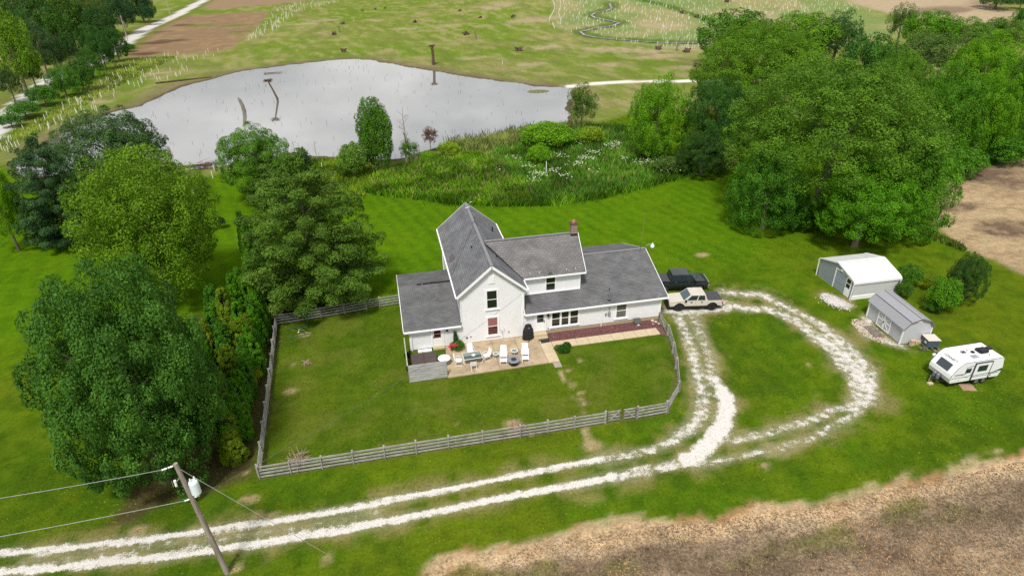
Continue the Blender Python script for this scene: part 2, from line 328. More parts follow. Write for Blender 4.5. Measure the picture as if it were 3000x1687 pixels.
TRACKS = [  # polyline in the photograph, half width (m), density
    ([(-200, 1640), (0, 1619), (155, 1608), (310, 1592), (466, 1573), (621, 1551), (776, 1530), (1000, 1493), (1165, 1461), (1340, 1427), (1514, 1392), (1689, 1357), (1760, 1346)], .28, 1.0),
    ([(1760, 1346), (1845, 1332), (1922, 1314), (1985, 1290)], .5, .55),
    ([(-200, 1695), (0, 1675), (155, 1664), (310, 1646), (466, 1631), (621, 1611), (776, 1588), (1000, 1555), (1165, 1520), (1340, 1485), (1514, 1450), (1689, 1418), (1800, 1396)], .32, 1.0),
    ([(1800, 1396), (1863, 1384), (1950, 1365), (2038, 1345)], .6, .6),
    ([(2015, 1345), (2041, 1334), (2079, 1295), (2113, 1255), (2122, 1227), (2131, 1188), (2120, 1150)], .75, .98),
    ([(2120, 1150), (2086, 1115), (2081, 1079), (2080, 1046), (2066, 1012), (2050, 971), (2035, 930), (2010, 905)], .8, .42),
    ([(2122, 1165), (2108, 1135), (2090, 1108)], .62, .78),
    ([(1985, 1278), (2024, 1257), (2045, 1231), (2058, 1201), (2060, 1171), (2058, 1150), (2048, 1120), (2040, 1079), (2031, 1035), (2015, 1000), (2005, 965), (1990, 935), (1980, 912)], .7, .56),
    ([(1950, 908), (1990, 915), (2040, 910), (2110, 905), (2150, 895)], .8, .66),
    ([(2120, 855), (2170, 862), (2230, 862), (2300, 898), (2351, 922), (2395, 946), (2436, 977), (2470, 1004), (2505, 1038), (2532, 1065), (2552, 1106), (2552, 1140), (2545, 1175)], .75, .58),
    ([(2110, 885), (2180, 905), (2250, 905), (2300, 925), (2341, 946), (2385, 980), (2416, 997), (2450, 1038), (2470, 1072), (2494, 1089), (2508, 1123), (2518, 1164), (2500, 1200)], .8, .60),
    ([(2400, 990), (2440, 1010), (2480, 1050), (2515, 1090), (2535, 1135)], 1.2, .66),
    ([(2500, 1195), (2446, 1197), (2391, 1225), (2327, 1246), (2263, 1263), (2199, 1278), (2139, 1293)], .5, .52),
    ([(2545, 1175), (2500, 1215), (2417, 1261), (2370, 1287), (2284, 1312), (2220, 1325), (2156, 1340), (2092, 1353), (2030, 1362)], .45, .46),
    ([(80, 1646), (200, 1640), (330, 1625), (430, 1600), (520, 1585)], .5, .36),
    ([(560, 1590), (700, 1572), (900, 1545), (1100, 1500)], .55, .34),
    ([(2425, 868), (2450, 880), (2475, 895)], .75, 1.0),
    ([(2540, 930), (2545, 960), (2570, 980), (2610, 1005), (2640, 1015)], .55, .62),
    ([(2525, 950), (2540, 985)], .5, .55)]
TRACKS = [(GP(p), w, d) for p, w, d in TRACKS]
BARE = [((728, 480), .6), ((852, 1145), .35), ((1735, 1303), .5), ((1700, 1150), .25), ((1685, 1125), .22), ((1665, 1085), .22), ((1712, 1180), .25), ((1700, 1165), .2), ((1720, 1260), .28), ((1725, 1280), .25), ((725, 1460), .3), ((745, 1462), .25), ((720, 1385), .22), ((1345, 1238), .1), ((690, 1665), .3), ((955, 1640), .35), ((800, 1508), .4), ((760, 1508), .35), ((895, 980), .35), ((858, 1070), .3), ((960, 1615), .2), ((1560, 1272), .2), ((2240, 1365), .3), ((2370, 1070), .2), ((410, 1550), .35), ((1500, 1240), .5), ((2060, 746), .5), ((1700, 1055), .2)]
BARE = [(G(*p), r) for p, r in BARE]
SAND = [((1330, 75), 5), ((1100, 60), 4), ((1190, 85), 5), ((1450, 20), 8), ((1790, 145), 7), ((1600, 140), 6), ((1900, 150), 7), ((1930, 165), 6), ((1560, 60), 8), ((1780, 190), 4), ((2000, 200), 4), ((1930, 75), 7), ((2270, 60), 10), ((2200, 40), 10), ((1390, 170), 4), ((1550, 190), 4), ((470, 215), 2.5), ((280, 300), 2.5), ((900, 70), 5), ((950, 60), 5)]
SAND = [(G(*p), r) for p, r in SAND]

def axis(lo, f0, f1, hi, step, gl, gh):
    mid = list(np.arange(f0, f1, step)); a = []; x = f0; s = step
    while x > lo: s *= gl; x -= s; a.append(x)
    b = []; x = mid[-1]; s = step
    while x < hi: s *= gh; x += s; b.append(x)
    return np.array(a[::-1]+mid+b)
GX = axis(-900, -26, 60, 1300, .36, 1.022, 1.022); GY = axis(2, 24, 64, 1700, .36, 1.03, 1.0135)
XX, YY = np.meshgrid(GX, GY, indexing='ij')
ZZ = hill(XX, YY)
pond_sd = poly_sd(XX, YY, POND)
wob = (fbm(XX, YY, 3.0, 1)-.5)
marsh_sd = poly_sd(XX, YY, MARSH)
C = np.zeros(XX.shape+(3,)); RG = np.full(XX.shape, .34)
def mixc(w, col):
    w = np.clip(w, 0, 1)[..., None]; C[:] = C*(1-w)+np.array(col)*w
n_big = fbm(XX, YY, 11, 2); n_mid = fbm(XX, YY, 3.2, 4); n_hug = fbm(XX, YY, 34, 6)
C[:] = (.060, .122, .005)                                   # mown lawn
n_sm = fbm(XX, YY, 1.3, 7)
mixc(sstep(.45, .65, n_mid)*.75, (.090, .145, .005)); mixc(sstep(.50, .34, n_big)*.8, (.046, .090, .005)); mixc(sstep(.50, .68, n_big)*.55, (.104, .128, .008))
mixc(sstep(.52, .68, n_sm)*.5, (.108, .150, .008)); mixc(sstep(.46, .32, n_sm)*.55, (.042, .082, .006))
stripe = .5+.5*np.sin((XX*.96+YY*.28)*2*np.pi/1.9); mixc(sstep(.25, .75, stripe)*sstep(50, 64, YY)*.5, (.098, .182, .004)); mixc(sstep(.3, .7, .5+.5*np.sin((XX+.08*YY)*2*np.pi/1.7))*sstep(60, 54, YY)*.20, (.088, .145, .006))
back = sstep(52, 66, YY)*sstep(120, 95, YY); mixc(back*.45, (.070, .168, .003))
yard = poly_sd(XX, YY, [(-10.9, 35.8), (20, 35.8), (23.6, 41.4), (24.9, 48), (0, 58), (-11.9, 57)])
mixc(sstep(.6, -1, yard)*.45, (.052, .090, .008)); mixc(sstep(.6, -1, yard)*sstep(.5, .66, fbm(XX, YY, 2.2, 3))*.5, (.115, .135, .020))
mixc(sstep(.25, .0, np.abs(yard))*.7*sstep(60, 50, YY), (.14, .105, .05))
# worn ground along the fence and under the conifers on the left
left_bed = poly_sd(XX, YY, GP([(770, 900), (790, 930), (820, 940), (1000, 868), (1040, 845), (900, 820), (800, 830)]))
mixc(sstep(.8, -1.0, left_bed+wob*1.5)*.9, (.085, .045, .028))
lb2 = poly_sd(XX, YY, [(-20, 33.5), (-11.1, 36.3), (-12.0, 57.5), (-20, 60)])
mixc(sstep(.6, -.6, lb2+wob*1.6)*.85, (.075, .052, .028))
# far flats
far = sstep(118, 128, YY+wob*4)
fl = poly_sd(XX, YY, GP([(-400, 600), (0, 480), (60, 500), (540, 520), (640, 512), (880, 470), (1000, 470), (1070, 560), (1200, 480), (1690, 385), (1760, 360), (1850, 330), (2100, 330), (2400, 290), (2460, 240), (3300, 200), (3300, -140), (-400, -140)]))
wf = sstep(1.5, -1.5, fl+wob*3)
mixc(wf, (.165, .200, .040)); RG = np.where(wf > .5, .38, RG)
streak = fbm(XX*.9+YY*.2, YY*.32-XX*.06, 2.4, 10)
mixc(wf*sstep(.42, .60, n_hug)*.75, (.115, .190, .014)); mixc(wf*sstep(.54, .68, n_big)*.5, (.27, .22, .11)); mixc(wf*sstep(.5, .3, streak)*.45, (.11, .13, .04)); mixc(wf*sstep(.55, .7, streak)*.5, (.30, .26, .13))
rows = .5+.5*np.sin((XX*.55-YY*.83)*2*np.pi/2.6); mixc(wf*rows*.16*sstep(260, 180, YY), (.10, .11, .05))
tubeland = poly_sd(XX, YY, GP([(1620, -40), (1622, 60), (1640, 85), (1700, 108), (1860, 128), (2080, 160), (2350, 150), (2700, 90), (2560, 40), (2440, -10), (2300, -60)]))
mixc(sstep(2, -2, tubeland)*.75, (.29, .26, .13)); mixc(sstep(2, -2, tubeland)*sstep(.45, .62, fbm(XX, YY, 24, 8))*.7, (.13, .21, .055))
RG = np.where(tubeland < 0, .38, RG)
mud = sstep(7, 0, pond_sd+wob*4)*(pond_sd > -2)*sstep(118, 140, YY); mixc(mud*.8, (.155, .120, .075))
for p, r in SAND:
    d = np.hypot((XX-p[0])/1.6, YY-p[1]); mixc(sstep(r*1.2, r*.2, d+wob*r*1.6)*.8, (.34, .27, .17))
def patch(poly, col, soft=1.0, rough=None, amp=2.0, w=1.0):
    sd = poly_sd(XX, YY, poly) if not isinstance(poly, np.ndarray) else poly
    k = sstep(soft, -soft, sd+wob*amp)*w; mixc(k, col)
    if rough is not None: RG[:] = np.where(k > .5, rough, RG)
    return sd
patch(GP([(0, 330), (170, 225), (300, 150), (360, 140), (330, 210), (200, 300), (0, 420), (-200, 520)]), (.075, .15, .012), 2)
sd_fl = patch(FIELD_LEFT, (.215, .145, .085), 2, .35, 4); mixc(sstep(1, -1, sd_fl)*sstep(.45, .7, n_mid)*.5, (.29, .21, .11))
for q in [((420, 158), 5), ((440, 128), 4), ((500, 120), 4.5), ((535, 75), 5), ((460, 95), 4)]:
    p = G(*q[0]); mixc(sstep(q[1], q[1]*.4, np.hypot((XX-p[0])/1.8, YY-p[1])+wob*5)*(sd_fl < 1)*.85, (.075, .048, .032))
for q in [((580, 76), 5), ((690, 75), 4), ((715, 93), 4)]:
    p = G(*q[0]); mixc(sstep(q[1], q[1]*.4, np.hypot((XX-p[0])/2.2, YY-p[1])+wob*4)*.8, (.08, .17, .012))
sd_ffl = patch(FIELD_FAR_LEFT, (.25, .175, .11), 2, .3, 4)
sd_fh = patch(FIELD_HILL, (.36, .285, .185), 3, .28, 5); mixc(sstep(1, -1, sd_fh)*sstep(.56, .68, vnoise(XX*.45+YY*.25, YY-XX*.35, 14, 3))*.7, (.15, .10, .08))
sd_fr = patch(FIELD_RIGHT, (.38, .285, .165), .8, .55, 2); mixc(sstep(1, -1, sd_fr)*sstep(.45, .6, fbm(XX*.4, YY*1.2, 1.4, 2))*.5, (.26, .18, .11))
for q in [((2810, 605), 5.5, 3), ((2880, 510), 9, 1.6), ((2990, 540), 6, 2.5), ((2960, 668), 6, 1.8)]:
    p = G(*q[0]); mixc(sstep(q[1], q[1]*.5, np.hypot(XX-p[0], (YY-p[1])*q[2])+wob*4)*(sd_fr < .5)*(.5+.4*sstep(.4, .6, n_sm)), (.125, .085, .06))
sd_fn = patch(FIELD_NEAR, (.27, .195, .125), .35, .80, .7)
nf_ = fbm(XX*.5+YY*.12, YY*1.3-XX*.28, 1.5, 5)
inside = sstep(.3, -.3, sd_fn)
mixc(inside*sstep(.42, .60, nf_)*.75, (.32, .24, .155)); mixc(inside*sstep(-1.2, -1.9, sd_fn+wob*2.5)*sstep(-6.0, -3.2, sd_fn+wob*4)*(.45+.5*sstep(.6, .4, nf_)), (.135, .100, .065)); mixc(inside*sstep(.46, .36, nf_)*.5, (.16, .11, .075))
mixc(sstep(.85, .45, np.abs(sd_fn+.35)+wob*.9+(n_sm-.5)*2.4)*.85, (.32, .19, .09)); mixc(sstep(1.1, .6, np.abs(sd_fn+.6)+(nf_-.5)*3.0)*.6, (.48, .36, .22))
mixc(inside*sstep(-1.2, -1.8, sd_fn+wob*3)*sstep(-4, -2.5, sd_fn)*sstep(.45, .6, n_mid)*.7, (.10, .115, .02))
# marsh, road, path, creek
mixc(sstep(.5, -1.0, marsh_sd+wob*1.5), (.045, .12, .010)); mixc(sstep(.35, 0, np.abs(marsh_sd))*.6, (.03, .07, .008))
road_d = line_d(XX, YY, ROAD); path_d = line_d(XX, YY, PATH); creek_d = line_d(XX, YY, CREEK); ditch_d = line_d(XX, YY, DITCH)
mixc(sstep(9, 4, road_d+wob*5)*.7*(YY > 150), (.12, .14, .03)); mixc(sstep(6.5, 4, road_d+3*(XX > -1e9)+wob*3)*.5*(YY < 250)*(YY > 120), (.14, .10, .07))
mixc(sstep(3.0, 2.6, road_d), (.52, .50, .47)); RG = np.where(road_d < 2.8, .12, RG)
mixc(sstep(2.6, 1.6, path_d+wob)*.8, (.34, .27, .17)); mixc(sstep(1.45, 1.2, path_d), (.66, .63, .58)); RG = np.where(path_d < 1.4, .12, RG)
mixc(sstep(4.5, 2.5, creek_d+wob*3)*.75, (.07, .12, .02)); mixc(sstep(1.2, .5, creek_d)*.7, (.10, .085, .04)); mixc(sstep(3.5, 1.5, ditch_d+wob*3)*.8, (.04, .11, .01))
for p, r in BARE:
    mixc(sstep(r*1.5, r*.4, np.hypot((XX-p[0])/1.5, YY-p[1])+wob*r*1.4)*.9, (.36, .27, .15))
for L_, w_ in (([(1643, 1090), (1655, 1112), (1672, 1128), (1680, 1160), (1695, 1185), (1706, 1212)], .16), ([(1711, 1262), (1722, 1282), (1735, 1304)], .20)):
    mixc(sstep(w_*2, w_*.3, line_d(XX, YY, GP(L_))+wob*.9)*.9, (.34, .26, .15))
rowsn = .5+.5*np.sin((YY*.99-XX*.21)*2*np.pi/.76); mixc(sstep(.5, -.5, sd_fn+1.5)*rowsn*.22, (.16, .115, .075))
# driveway
GV = np.zeros(XX.shape); dmin = np.full(XX.shape, 99.0)
for P, w, dn in TRACKS:
    d = line_d(XX, YY, P); GV = np.maximum(GV, np.clip(dn*(1.05-.62*(d/w)**1.6), 0, 1.05)); dmin = np.minimum(dmin, d-w)
mixc(sstep(1.3, .0, dmin+wob*2.6)*sstep(.35, .6, n_sm)*.85, (.185, .165, .055)); mixc(sstep(.35, -.1, dmin+wob*.8)*.5, (.28, .25, .15))
mixc(sstep(.3, .0, np.abs(dmin-1.15)+wob*.2)*0, (.2, .2, .05))
# pond bed
ZZ = ZZ-np.clip(-(pond_sd+.6+(fbm(XX, YY, 5.0, 9)-.5)*3.0)*.10, 0, .7)*(pond_sd < 1.5)
mixc(sstep(.5, -.5, pond_sd), (.10, .08, .05))
ZZ = ZZ+np.where((creek_d < 2.2), -.45*sstep(2.2, .6, creek_d), 0)
C = np.clip(C, .002, .9)
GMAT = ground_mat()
nx, ny = XX.shape
cz = lambda A: (A[:-1, :-1]+A[1:, 1:])/2
zone = np.zeros((nx-1, ny-1), int)
zone[cz(wf) > .5] = 1; zone[cz(sd_fn) < 0] = 2; zone[cz(sd_fr) < 0] = 3; zone[cz(sd_fl) < 0] = 4; zone[cz(sd_ffl) < 0] = 5; zone[cz(sd_fh) < 0] = 6
zone[cz(marsh_sd) < 0] = 7; zone[cz(road_d) < 3] = 8; zone[cz(path_d) < 1.5] = 9; zone[cz(dmin) < .35] = 10; zone[cz(pond_sd) < -.3] = 11
NAMES = ['lawn', 'meadow', 'ploughed_field', 'stubble_field', 'bare_field', 'bare_field', 'hillside_field', 'marsh_ground', 'gravel_road', 'gravel_path', 'gravel_driveway', 'pond_bed']
VID = np.arange(nx*ny).reshape(nx, ny)
Vall = np.stack([XX, YY, ZZ], -1).reshape(-1, 3); Call = C.reshape(-1, 3); GVa = GV.ravel(); RGa = RG.ravel()
qa = np.stack([VID[:-1, :-1], VID[1:, :-1], VID[1:, 1:], VID[:-1, 1:]], -1)
for zi, nm in enumerate(NAMES):
    q = qa[zone == zi]
    if not len(q): continue
    u, inv = np.unique(q, return_inverse=True); inv = inv.reshape(q.shape)
    me = np_mesh(nm, Vall[u], inv, GMAT)
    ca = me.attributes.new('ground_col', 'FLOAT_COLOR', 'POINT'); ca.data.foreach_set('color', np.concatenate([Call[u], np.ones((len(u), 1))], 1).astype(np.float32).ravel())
    for a, arr in (('grav', GVa), ('rough', RGa)):
        t = me.attributes.new(a, 'FLOAT', 'POINT'); t.data.foreach_set('value', arr[u].astype(np.float32))
    me.shade_smooth()
    o = bpy.data.objects.new(nm, me); COL.objects.link(o); tag(o, kind='structure')
# water
WM = water_mat()
def sheet(name, pts, z, m):
    bm = bmesh.new(); f = bm.faces.new([bm.verts.new((x, y, z)) for x, y in pts]); bmesh.ops.triangulate(bm, faces=[f])
    me = bpy.data.meshes.new(name); bm.to_mesh(me); bm.free(); me.materials.append(m); o = bpy.data.objects.new(name, me); COL.objects.link(o); tag(o, kind='structure')
    for p in me.polygons:
        if p.normal.z < 0: p.flip()
    return o
_pc = np.mean(POND, 0)
sheet('pond_water', [(x+(x-_pc[0])*.03, y+(y-_pc[1])*.03) for x, y in POND], -.04, WM)
cr = CREEK[:-1]
mbc = MB()
for a, b in zip(cr[:-1], cr[1:]):
    d = Vector((b[0]-a[0], b[1]-a[1], 0)).normalized(); nn = Vector((-d.y, d.x, 0))*.5; za, zb = hill(*a)-.22, hill(*b)-.22; e = d*.3
    mbc.add([(a[0]-nn.x-e.x, a[1]-nn.y-e.y, za), (b[0]-nn.x+e.x, b[1]-nn.y+e.y, zb), (b[0]+nn.x+e.x, b[1]+nn.y+e.y, zb), (a[0]+nn.x-e.x, a[1]+nn.y-e.y, za)], [(0, 1, 2, 3)])
tag(mbc.build('creek_water', WM), kind='structure')
# ------------------------------------------------------------------ shared materials
WHITE = mat('white_vinyl', (.78, .785, .79), .45, var=.03, scale=1.2, dirt=((.62, .61, .57), 1.1, .63))
TRIM = mat('white_trim', (.86, .86, .86), .4, var=.02)
FOUND = mat('tan_block', (.42, .33, .20), .9, var=.12, bump=.3)
CONC = mat('weathered_concrete', (.40, .31, .20), .9, var=.22, scale=.9, bump=.25, dirt=((.24, .17, .10), 1.3, .55))
CONC2 = mat('pale_concrete', (.52, .42, .28), .9, var=.10, scale=2, bump=.2, dirt=((.40, .33, .22), 3, .6))
SHX = shingle_mat('grey_shingles_x', 'x', (.118, .119, .123), (.156, .156, .158), (.060, .061, .064))
SHX2 = shingle_mat('grey_shingles_upper', 'x', (.150, .145, .145), (.195, .185, .182), (.085, .080, .080))
SHY = shingle_mat('grey_shingles_y', 'y', (.135, .14, .15), (.185, .185, .195), (.095, .097, .104))
DKG = mat('black_plastic', (.015, .015, .017), .5, var=.1)
DKM = mat('dark_metal', (.05, .05, .055), .4, .6, var=.1)
GREYM = mat('grey_metal', (.35, .36, .38), .4, .5)
GLASS = glass_mat('window_glass', (.012, .018, .014)); REDG = glass_mat('red_curtain_glass', (.09, .022, .022), .15); PINKG = glass_mat('pink_curtain_glass', (.30, .12, .11), .15)
GREYG = glass_mat('louvre_glass', (.10, .11, .10), .2)
WOOD = wood_mat('weathered_rail_wood', (.20, .185, .17), (.40, .385, .36), 2.2, (1, 1, 1))
WOODD = wood_mat('brown_grey_wood', (.10, .082, .062), (.24, .205, .165), 3)
PALEW = wood_mat('pale_grey_boards', (.26, .25, .24), (.50, .49, .48), 2.5, (.4, 3, 3))
WPAINT = mat('white_furniture', (.84, .84, .83), .45, var=.03)
CUSH = mat('white_cushion', (.86, .85, .82), .9, var=.05, scale=14, bump=.3)
RUBBER = mat('tyre_rubber', (.016, .016, .017), .8, var=.15)

# ------------------------------------------------------------------ farmhouse
HX, HY = 0.75, 49.21
house = empty('farmhouse', (HX, HY, 0), 0, 'large white two storey farmhouse with grey shingle roofs and a patio in front', 'house')
HO = (HX, HY, 0)
def hmb(): return MB(HO)
LAP = .22
def clip_band(poly, z0, z1):
    def half(P, c, keep_above):
        out = []
        for i in range(len(P)):
            a, b = P[i], P[(i+1) % len(P)]; ia = (a[1] >= c) if keep_above else (a[1] <= c); ib = (b[1] >= c) if keep_above else (b[1] <= c)
            if ia: out.append(a)
            if ia != ib:
                t = (c-a[1])/(b[1]-a[1]); out.append((a[0]+(b[0]-a[0])*t, c))
        return out
    P = half(poly, z0, True)
    return half(P, z1, False) if P else P
def siding(mb, o, u, n, poly, lap=LAP, proud=.011):
    """lapped boards over a convex wall polygon (u, z); o origin, u horizontal direction, n outward normal"""
    z = min(p[1] for p in poly); zt = max(p[1] for p in poly); z1 = z
    while z1 < zt-.01:
        z2 = min(z1+lap, zt); P = clip_band(poly, z1, z2)
        if len(P) >= 3:
            vs = []
            for (a, zz) in P:
                k = proud*(1-(zz-z1)/lap)
                vs.append((o[0]+u[0]*a+n[0]*k, o[1]+u[1]*a+n[1]*k, zz))
            mb.add(vs, [tuple(range(len(vs)))])
            lo = [p for p in P if abs(p[1]-z1) < 1e-6]
            if len(lo) >= 2:
                a0, a1 = min(p[0] for p in lo), max(p[0] for p in lo)
                mb.add([(o[0]+u[0]*a0, o[1]+u[1]*a0, z1), (o[0]+u[0]*a1, o[1]+u[1]*a1, z1), (o[0]+u[0]*a1+n[0]*proud, o[1]+u[1]*a1+n[1]*proud, z1), (o[0]+u[0]*a0+n[0]*proud, o[1]+u[1]*a0+n[1]*proud, z1)], [(0, 1, 2, 3)])
        z1 = z2
    n_ = len(poly)
    mb.add([(o[0]+u[0]*a-n[0]*.03, o[1]+u[1]*a-n[1]*.03, zz) for a, zz in poly], [tuple(range(n_))])
X0, X1, X2, X3 = .75, 5.56, 11.35, 25.15
YF = HY
def wall(name, o, u, n, poly, label=None):
    mb = hmb(); siding(mb, o, u, n, poly); ob = mb.build(name, WHITE, house)
    if label: ob['label'] = label
    return ob
FX, FN = (1, 0), (0, -1)
wall('wall', (0, YF, 0), FX, FN, [(X0, .12), (X1, .12), (X1, 2.32), (X0, 2.32)])
wall('gable_wall', (0, YF, 0), FX, FN, [(X1, .12), (X2, .12), (X2, 5.1), (8.46, 7.75), (X1, 5.1)])
wall('wall', (0, YF, 0), FX, FN, [(X2, .38), (X3, .38), (X3, 2.60), (X2, 2.60)])
wall('wall', (X1, 64.0, 0), (0, -1), (-1, 0), [(0, .1), (14.79, .1), (14.79, 5.1), (0, 5.1)])
wall('wall', (X2, YF, 0), (0, 1), (1, 0), [(0, .38), (14.79, .38), (14.79, 5.1), (0, 5.1)])
wall('wall', (X2, 51.09, 0), FX, FN, [(0, 3.0), (6.02, 3.0), (6.02, 5.35), (0, 5.35)])
wall('wall', (17.38, 51.09, 0), (0, 1), (1, 0), [(0, 2.8), (5.34, 2.8), (5.34, 5.35), (2.67, 8.0), (0, 5.35)])
wall('wall', (X3, YF, 0), (0, 1), (1, 0), [(0, .38), (12.2, .38), (12.2, 2.6), (6.0, 4.75), (0, 2.6)])
wall('wall', (X0, 59.9, 0), (0, -1), (-1, 0), [(0, .12), (10.69, .12), (10.69, 2.3), (4.7, 3.45), (0, 2.3)])
for o, u, n, P in (((0, 59.9, 0), (1, 0), (0, 1), [(X0, .1), (X1, .1), (X1, 2.35), (X0, 2.35)]), ((0, 64.0, 0), (1, 0), (0, 1), [(X1, .1), (X2, .1), (X2, 5.1), (8.46, 7.8), (X1, 5.1)]), ((0, 61.4, 0), (1, 0), (0, 1), [(X2, .1), (X3, .1), (X3, 2.6), (X2, 2.6)])):
    wall('wall', o, u, n, P)
# foundation, corner boards
m = hmb(); m.box(X2, X3-.02, YF+.04, YF+.4, -.3, .375).box(X0+.1, X2, YF+.06, YF+.4, -.3, .115).box(X3-.4, X3-.05, YF+.05, 61.3, -.3, .375).box(X2+.1, X3-.1, 61.0, 61.35, -.3, .4).box(X1+.05, X2-.05, 63.6, 63.95, -.3, .1).box(X0+.05, X0+.4, YF+.1, 59.8, -.3, .1)
m.build('foundation', FOUND, house)
for x, y, z0, z1 in ((X0, YF, .1, 2.3), (X1+.02, YF, 2.6, 5.05), (X2-.05, YF, .15, 5.05), (X3, YF, .36, 2.55), (17.38, 51.09, 3.4, 5.3), (X0, 59.9, .1, 2.3), (X1, 64.0, .1, 5.0)):
    hmb().box(x-.07, x+.07, y-.045, y+.06, z0, z1).build('corner_board', TRIM, house)
# roofs: quads given by their top corners
def roof(name, quads, mt, t=.10, label=None):
    m = hmb()
    for q in quads: m.slab(q, t)
    o = m.build(name, mt, house)
    if label: o['label'] = label
    return o
ZR, ZE = 8.05, 5.28
XL, XRR, XM, YB, YFM = 5.18, 11.72, 8.46, 64.45, 48.88
roof('roof', [[(XL, YFM, ZE), (XM, YFM, ZR), (XM, YB, ZR), (XL, YB, ZE)], [(XM+.001, YFM, ZR), (XRR, YFM, ZE), (XRR, YB, ZE), (XM+.001, YB, ZR)]], SHY, label='steep gable roof running front to back')
UZ, UE = 8.22, 5.42
roof('roof', [[(XM+.15, 53.76, UZ), (11.75, 50.79, UE), (17.84, 50.79, UE), (17.84, 53.76, UZ)], [(XM+.15, 53.762, UZ), (17.84, 53.762, UZ), (17.84, 56.7, UE), (11.75, 56.7, UE)]], SHX2, label='upper cross wing roof with brownish grey shingles')
RZ, RE = 4.98, 2.66
roof('roof', [[(X2+.05, 48.9, RE), (25.71, 48.9, RE), (25.71, 55.12, RZ), (X2+.05, 55.12, RZ)], [(X2+.05, 55.122, RZ), (25.71, 55.122, RZ), (25.71, 61.5, RE), (X2+.05, 61.5, RE)]], SHX, label='low wide roof over the right wing')
roof('roof', [[(.24, 48.9, 2.36), (5.5, 48.9, 2.36), (5.5, 55.3, 3.62), (.24, 55.3, 3.62)], [(.24, 55.302, 3.62), (5.5, 55.302, 3.62), (5.5, 60.1, 2.42), (.24, 60.1, 2.42)]], SHX, label='low roof over the left addition')
CAPG = mat('ridge_cap', (.20, .20, .21), .9)
for a, b in (((XM, YFM, ZR+.01), (XM, YB, ZR+.01)), ((XM+.2, 53.76, UZ+.01), (17.84, 53.76, UZ+.01)), ((17.9, 55.12, RZ+.01), (25.71, 55.12, RZ+.01))):
    hmb().bar(a, b, .26, .05).build('ridge_cap', CAPG, house)
# fascias, gutters, rake boards
def trim(name, a, b, w=.05, h=.17): return hmb().bar(a, b, w, h).build(name, TRIM, house)
trim('gutter', (X2+.12, 48.83, RE-.10), (25.73, 48.83, RE-.10), .13, .13); trim('gutter', (.22, 48.83, 2.25), (5.45, 48.83, 2.25), .13, .13)
trim('gutter', (11.82, 50.72, UE-.12), (17.88, 50.72, UE-.12), .12, .12); trim('gutter', (XL-.06, YFM, ZE-.08), (XL-.06, YB, ZE-.08), .12, .12); trim('gutter', (XRR+.06, YFM, ZE-.08), (XRR+.06, 50.7, ZE-.08), .12, .12); trim('gutter', (XRR+.06, 56.6, ZE-.08), (XRR+.06, YB, ZE-.08), .12, .12)
for s in (-1, 1):
    ex = XL if s < 0 else XRR
    trim('rake_board', (XM, YFM-.03, ZR-.11), (ex, YFM-.03, ZE-.11), .05, .22); trim('rake_board', (XM, YB+.03, ZR-.11), (ex, YB+.03, ZE-.11), .05, .2)
trim('rake_board', (25.74, 48.9, RE-.08), (25.74, 55.12, RZ-.08)); trim('rake_board', (25.74, 61.5, RE-.08), (25.74, 55.12, RZ-.08))
trim('rake_board', (17.87, 50.8, UE-.08), (17.87, 53.76, UZ-.08)); trim('rake_board', (17.87, 56.7, UE-.08), (17.87, 53.76, UZ-.08)); trim('rake_board', (.21, 48.9, 2.28), (.21, 55.3, 3.54)); trim('rake_board', (.21, 60.1, 2.34), (.21, 55.3, 3.54))
trim('skirt_board', (X2, 51.0, 3.52), (17.42, 51.0, 3.52), .06, .09)
# soffits
for q in ([(X1, YFM, ZE-.02), (XL, YFM, ZE-.13), (XL, YF, ZE-.13), (X1, YF, ZE-.02)],):
    pass
hmb().box(X2, 25.6, 48.92, YF+.02, 2.50, 2.55).box(.3, X1, 48.92, YF+.02, 2.18, 2.22).build('soffit', TRIM, house)
def downspout(pts): hmb().tube(pts, .05, 6).build('downspout', TRIM, house)
downspout([(19.10, 48.83, 2.5), (19.10, 49.12, 2.35), (19.10, 49.12, .1)])
downspout([(X2+.45, 48.85, ZE-.15), (X2+.05, 49.12, ZE-.45), (X2+.05, 49.12, 3.1), (X2+.1, 48.86, 2.55)])
downspout([(XL-.06, 49.0, ZE-.15), (XL+.35, 49.14, ZE-.6), (X1-.05, 49.12, 2.5)])
downspout([(.3, 48.85, 2.2), (X0+.12, 49.12, 2.0), (X0+.12, 49.12, .05)])
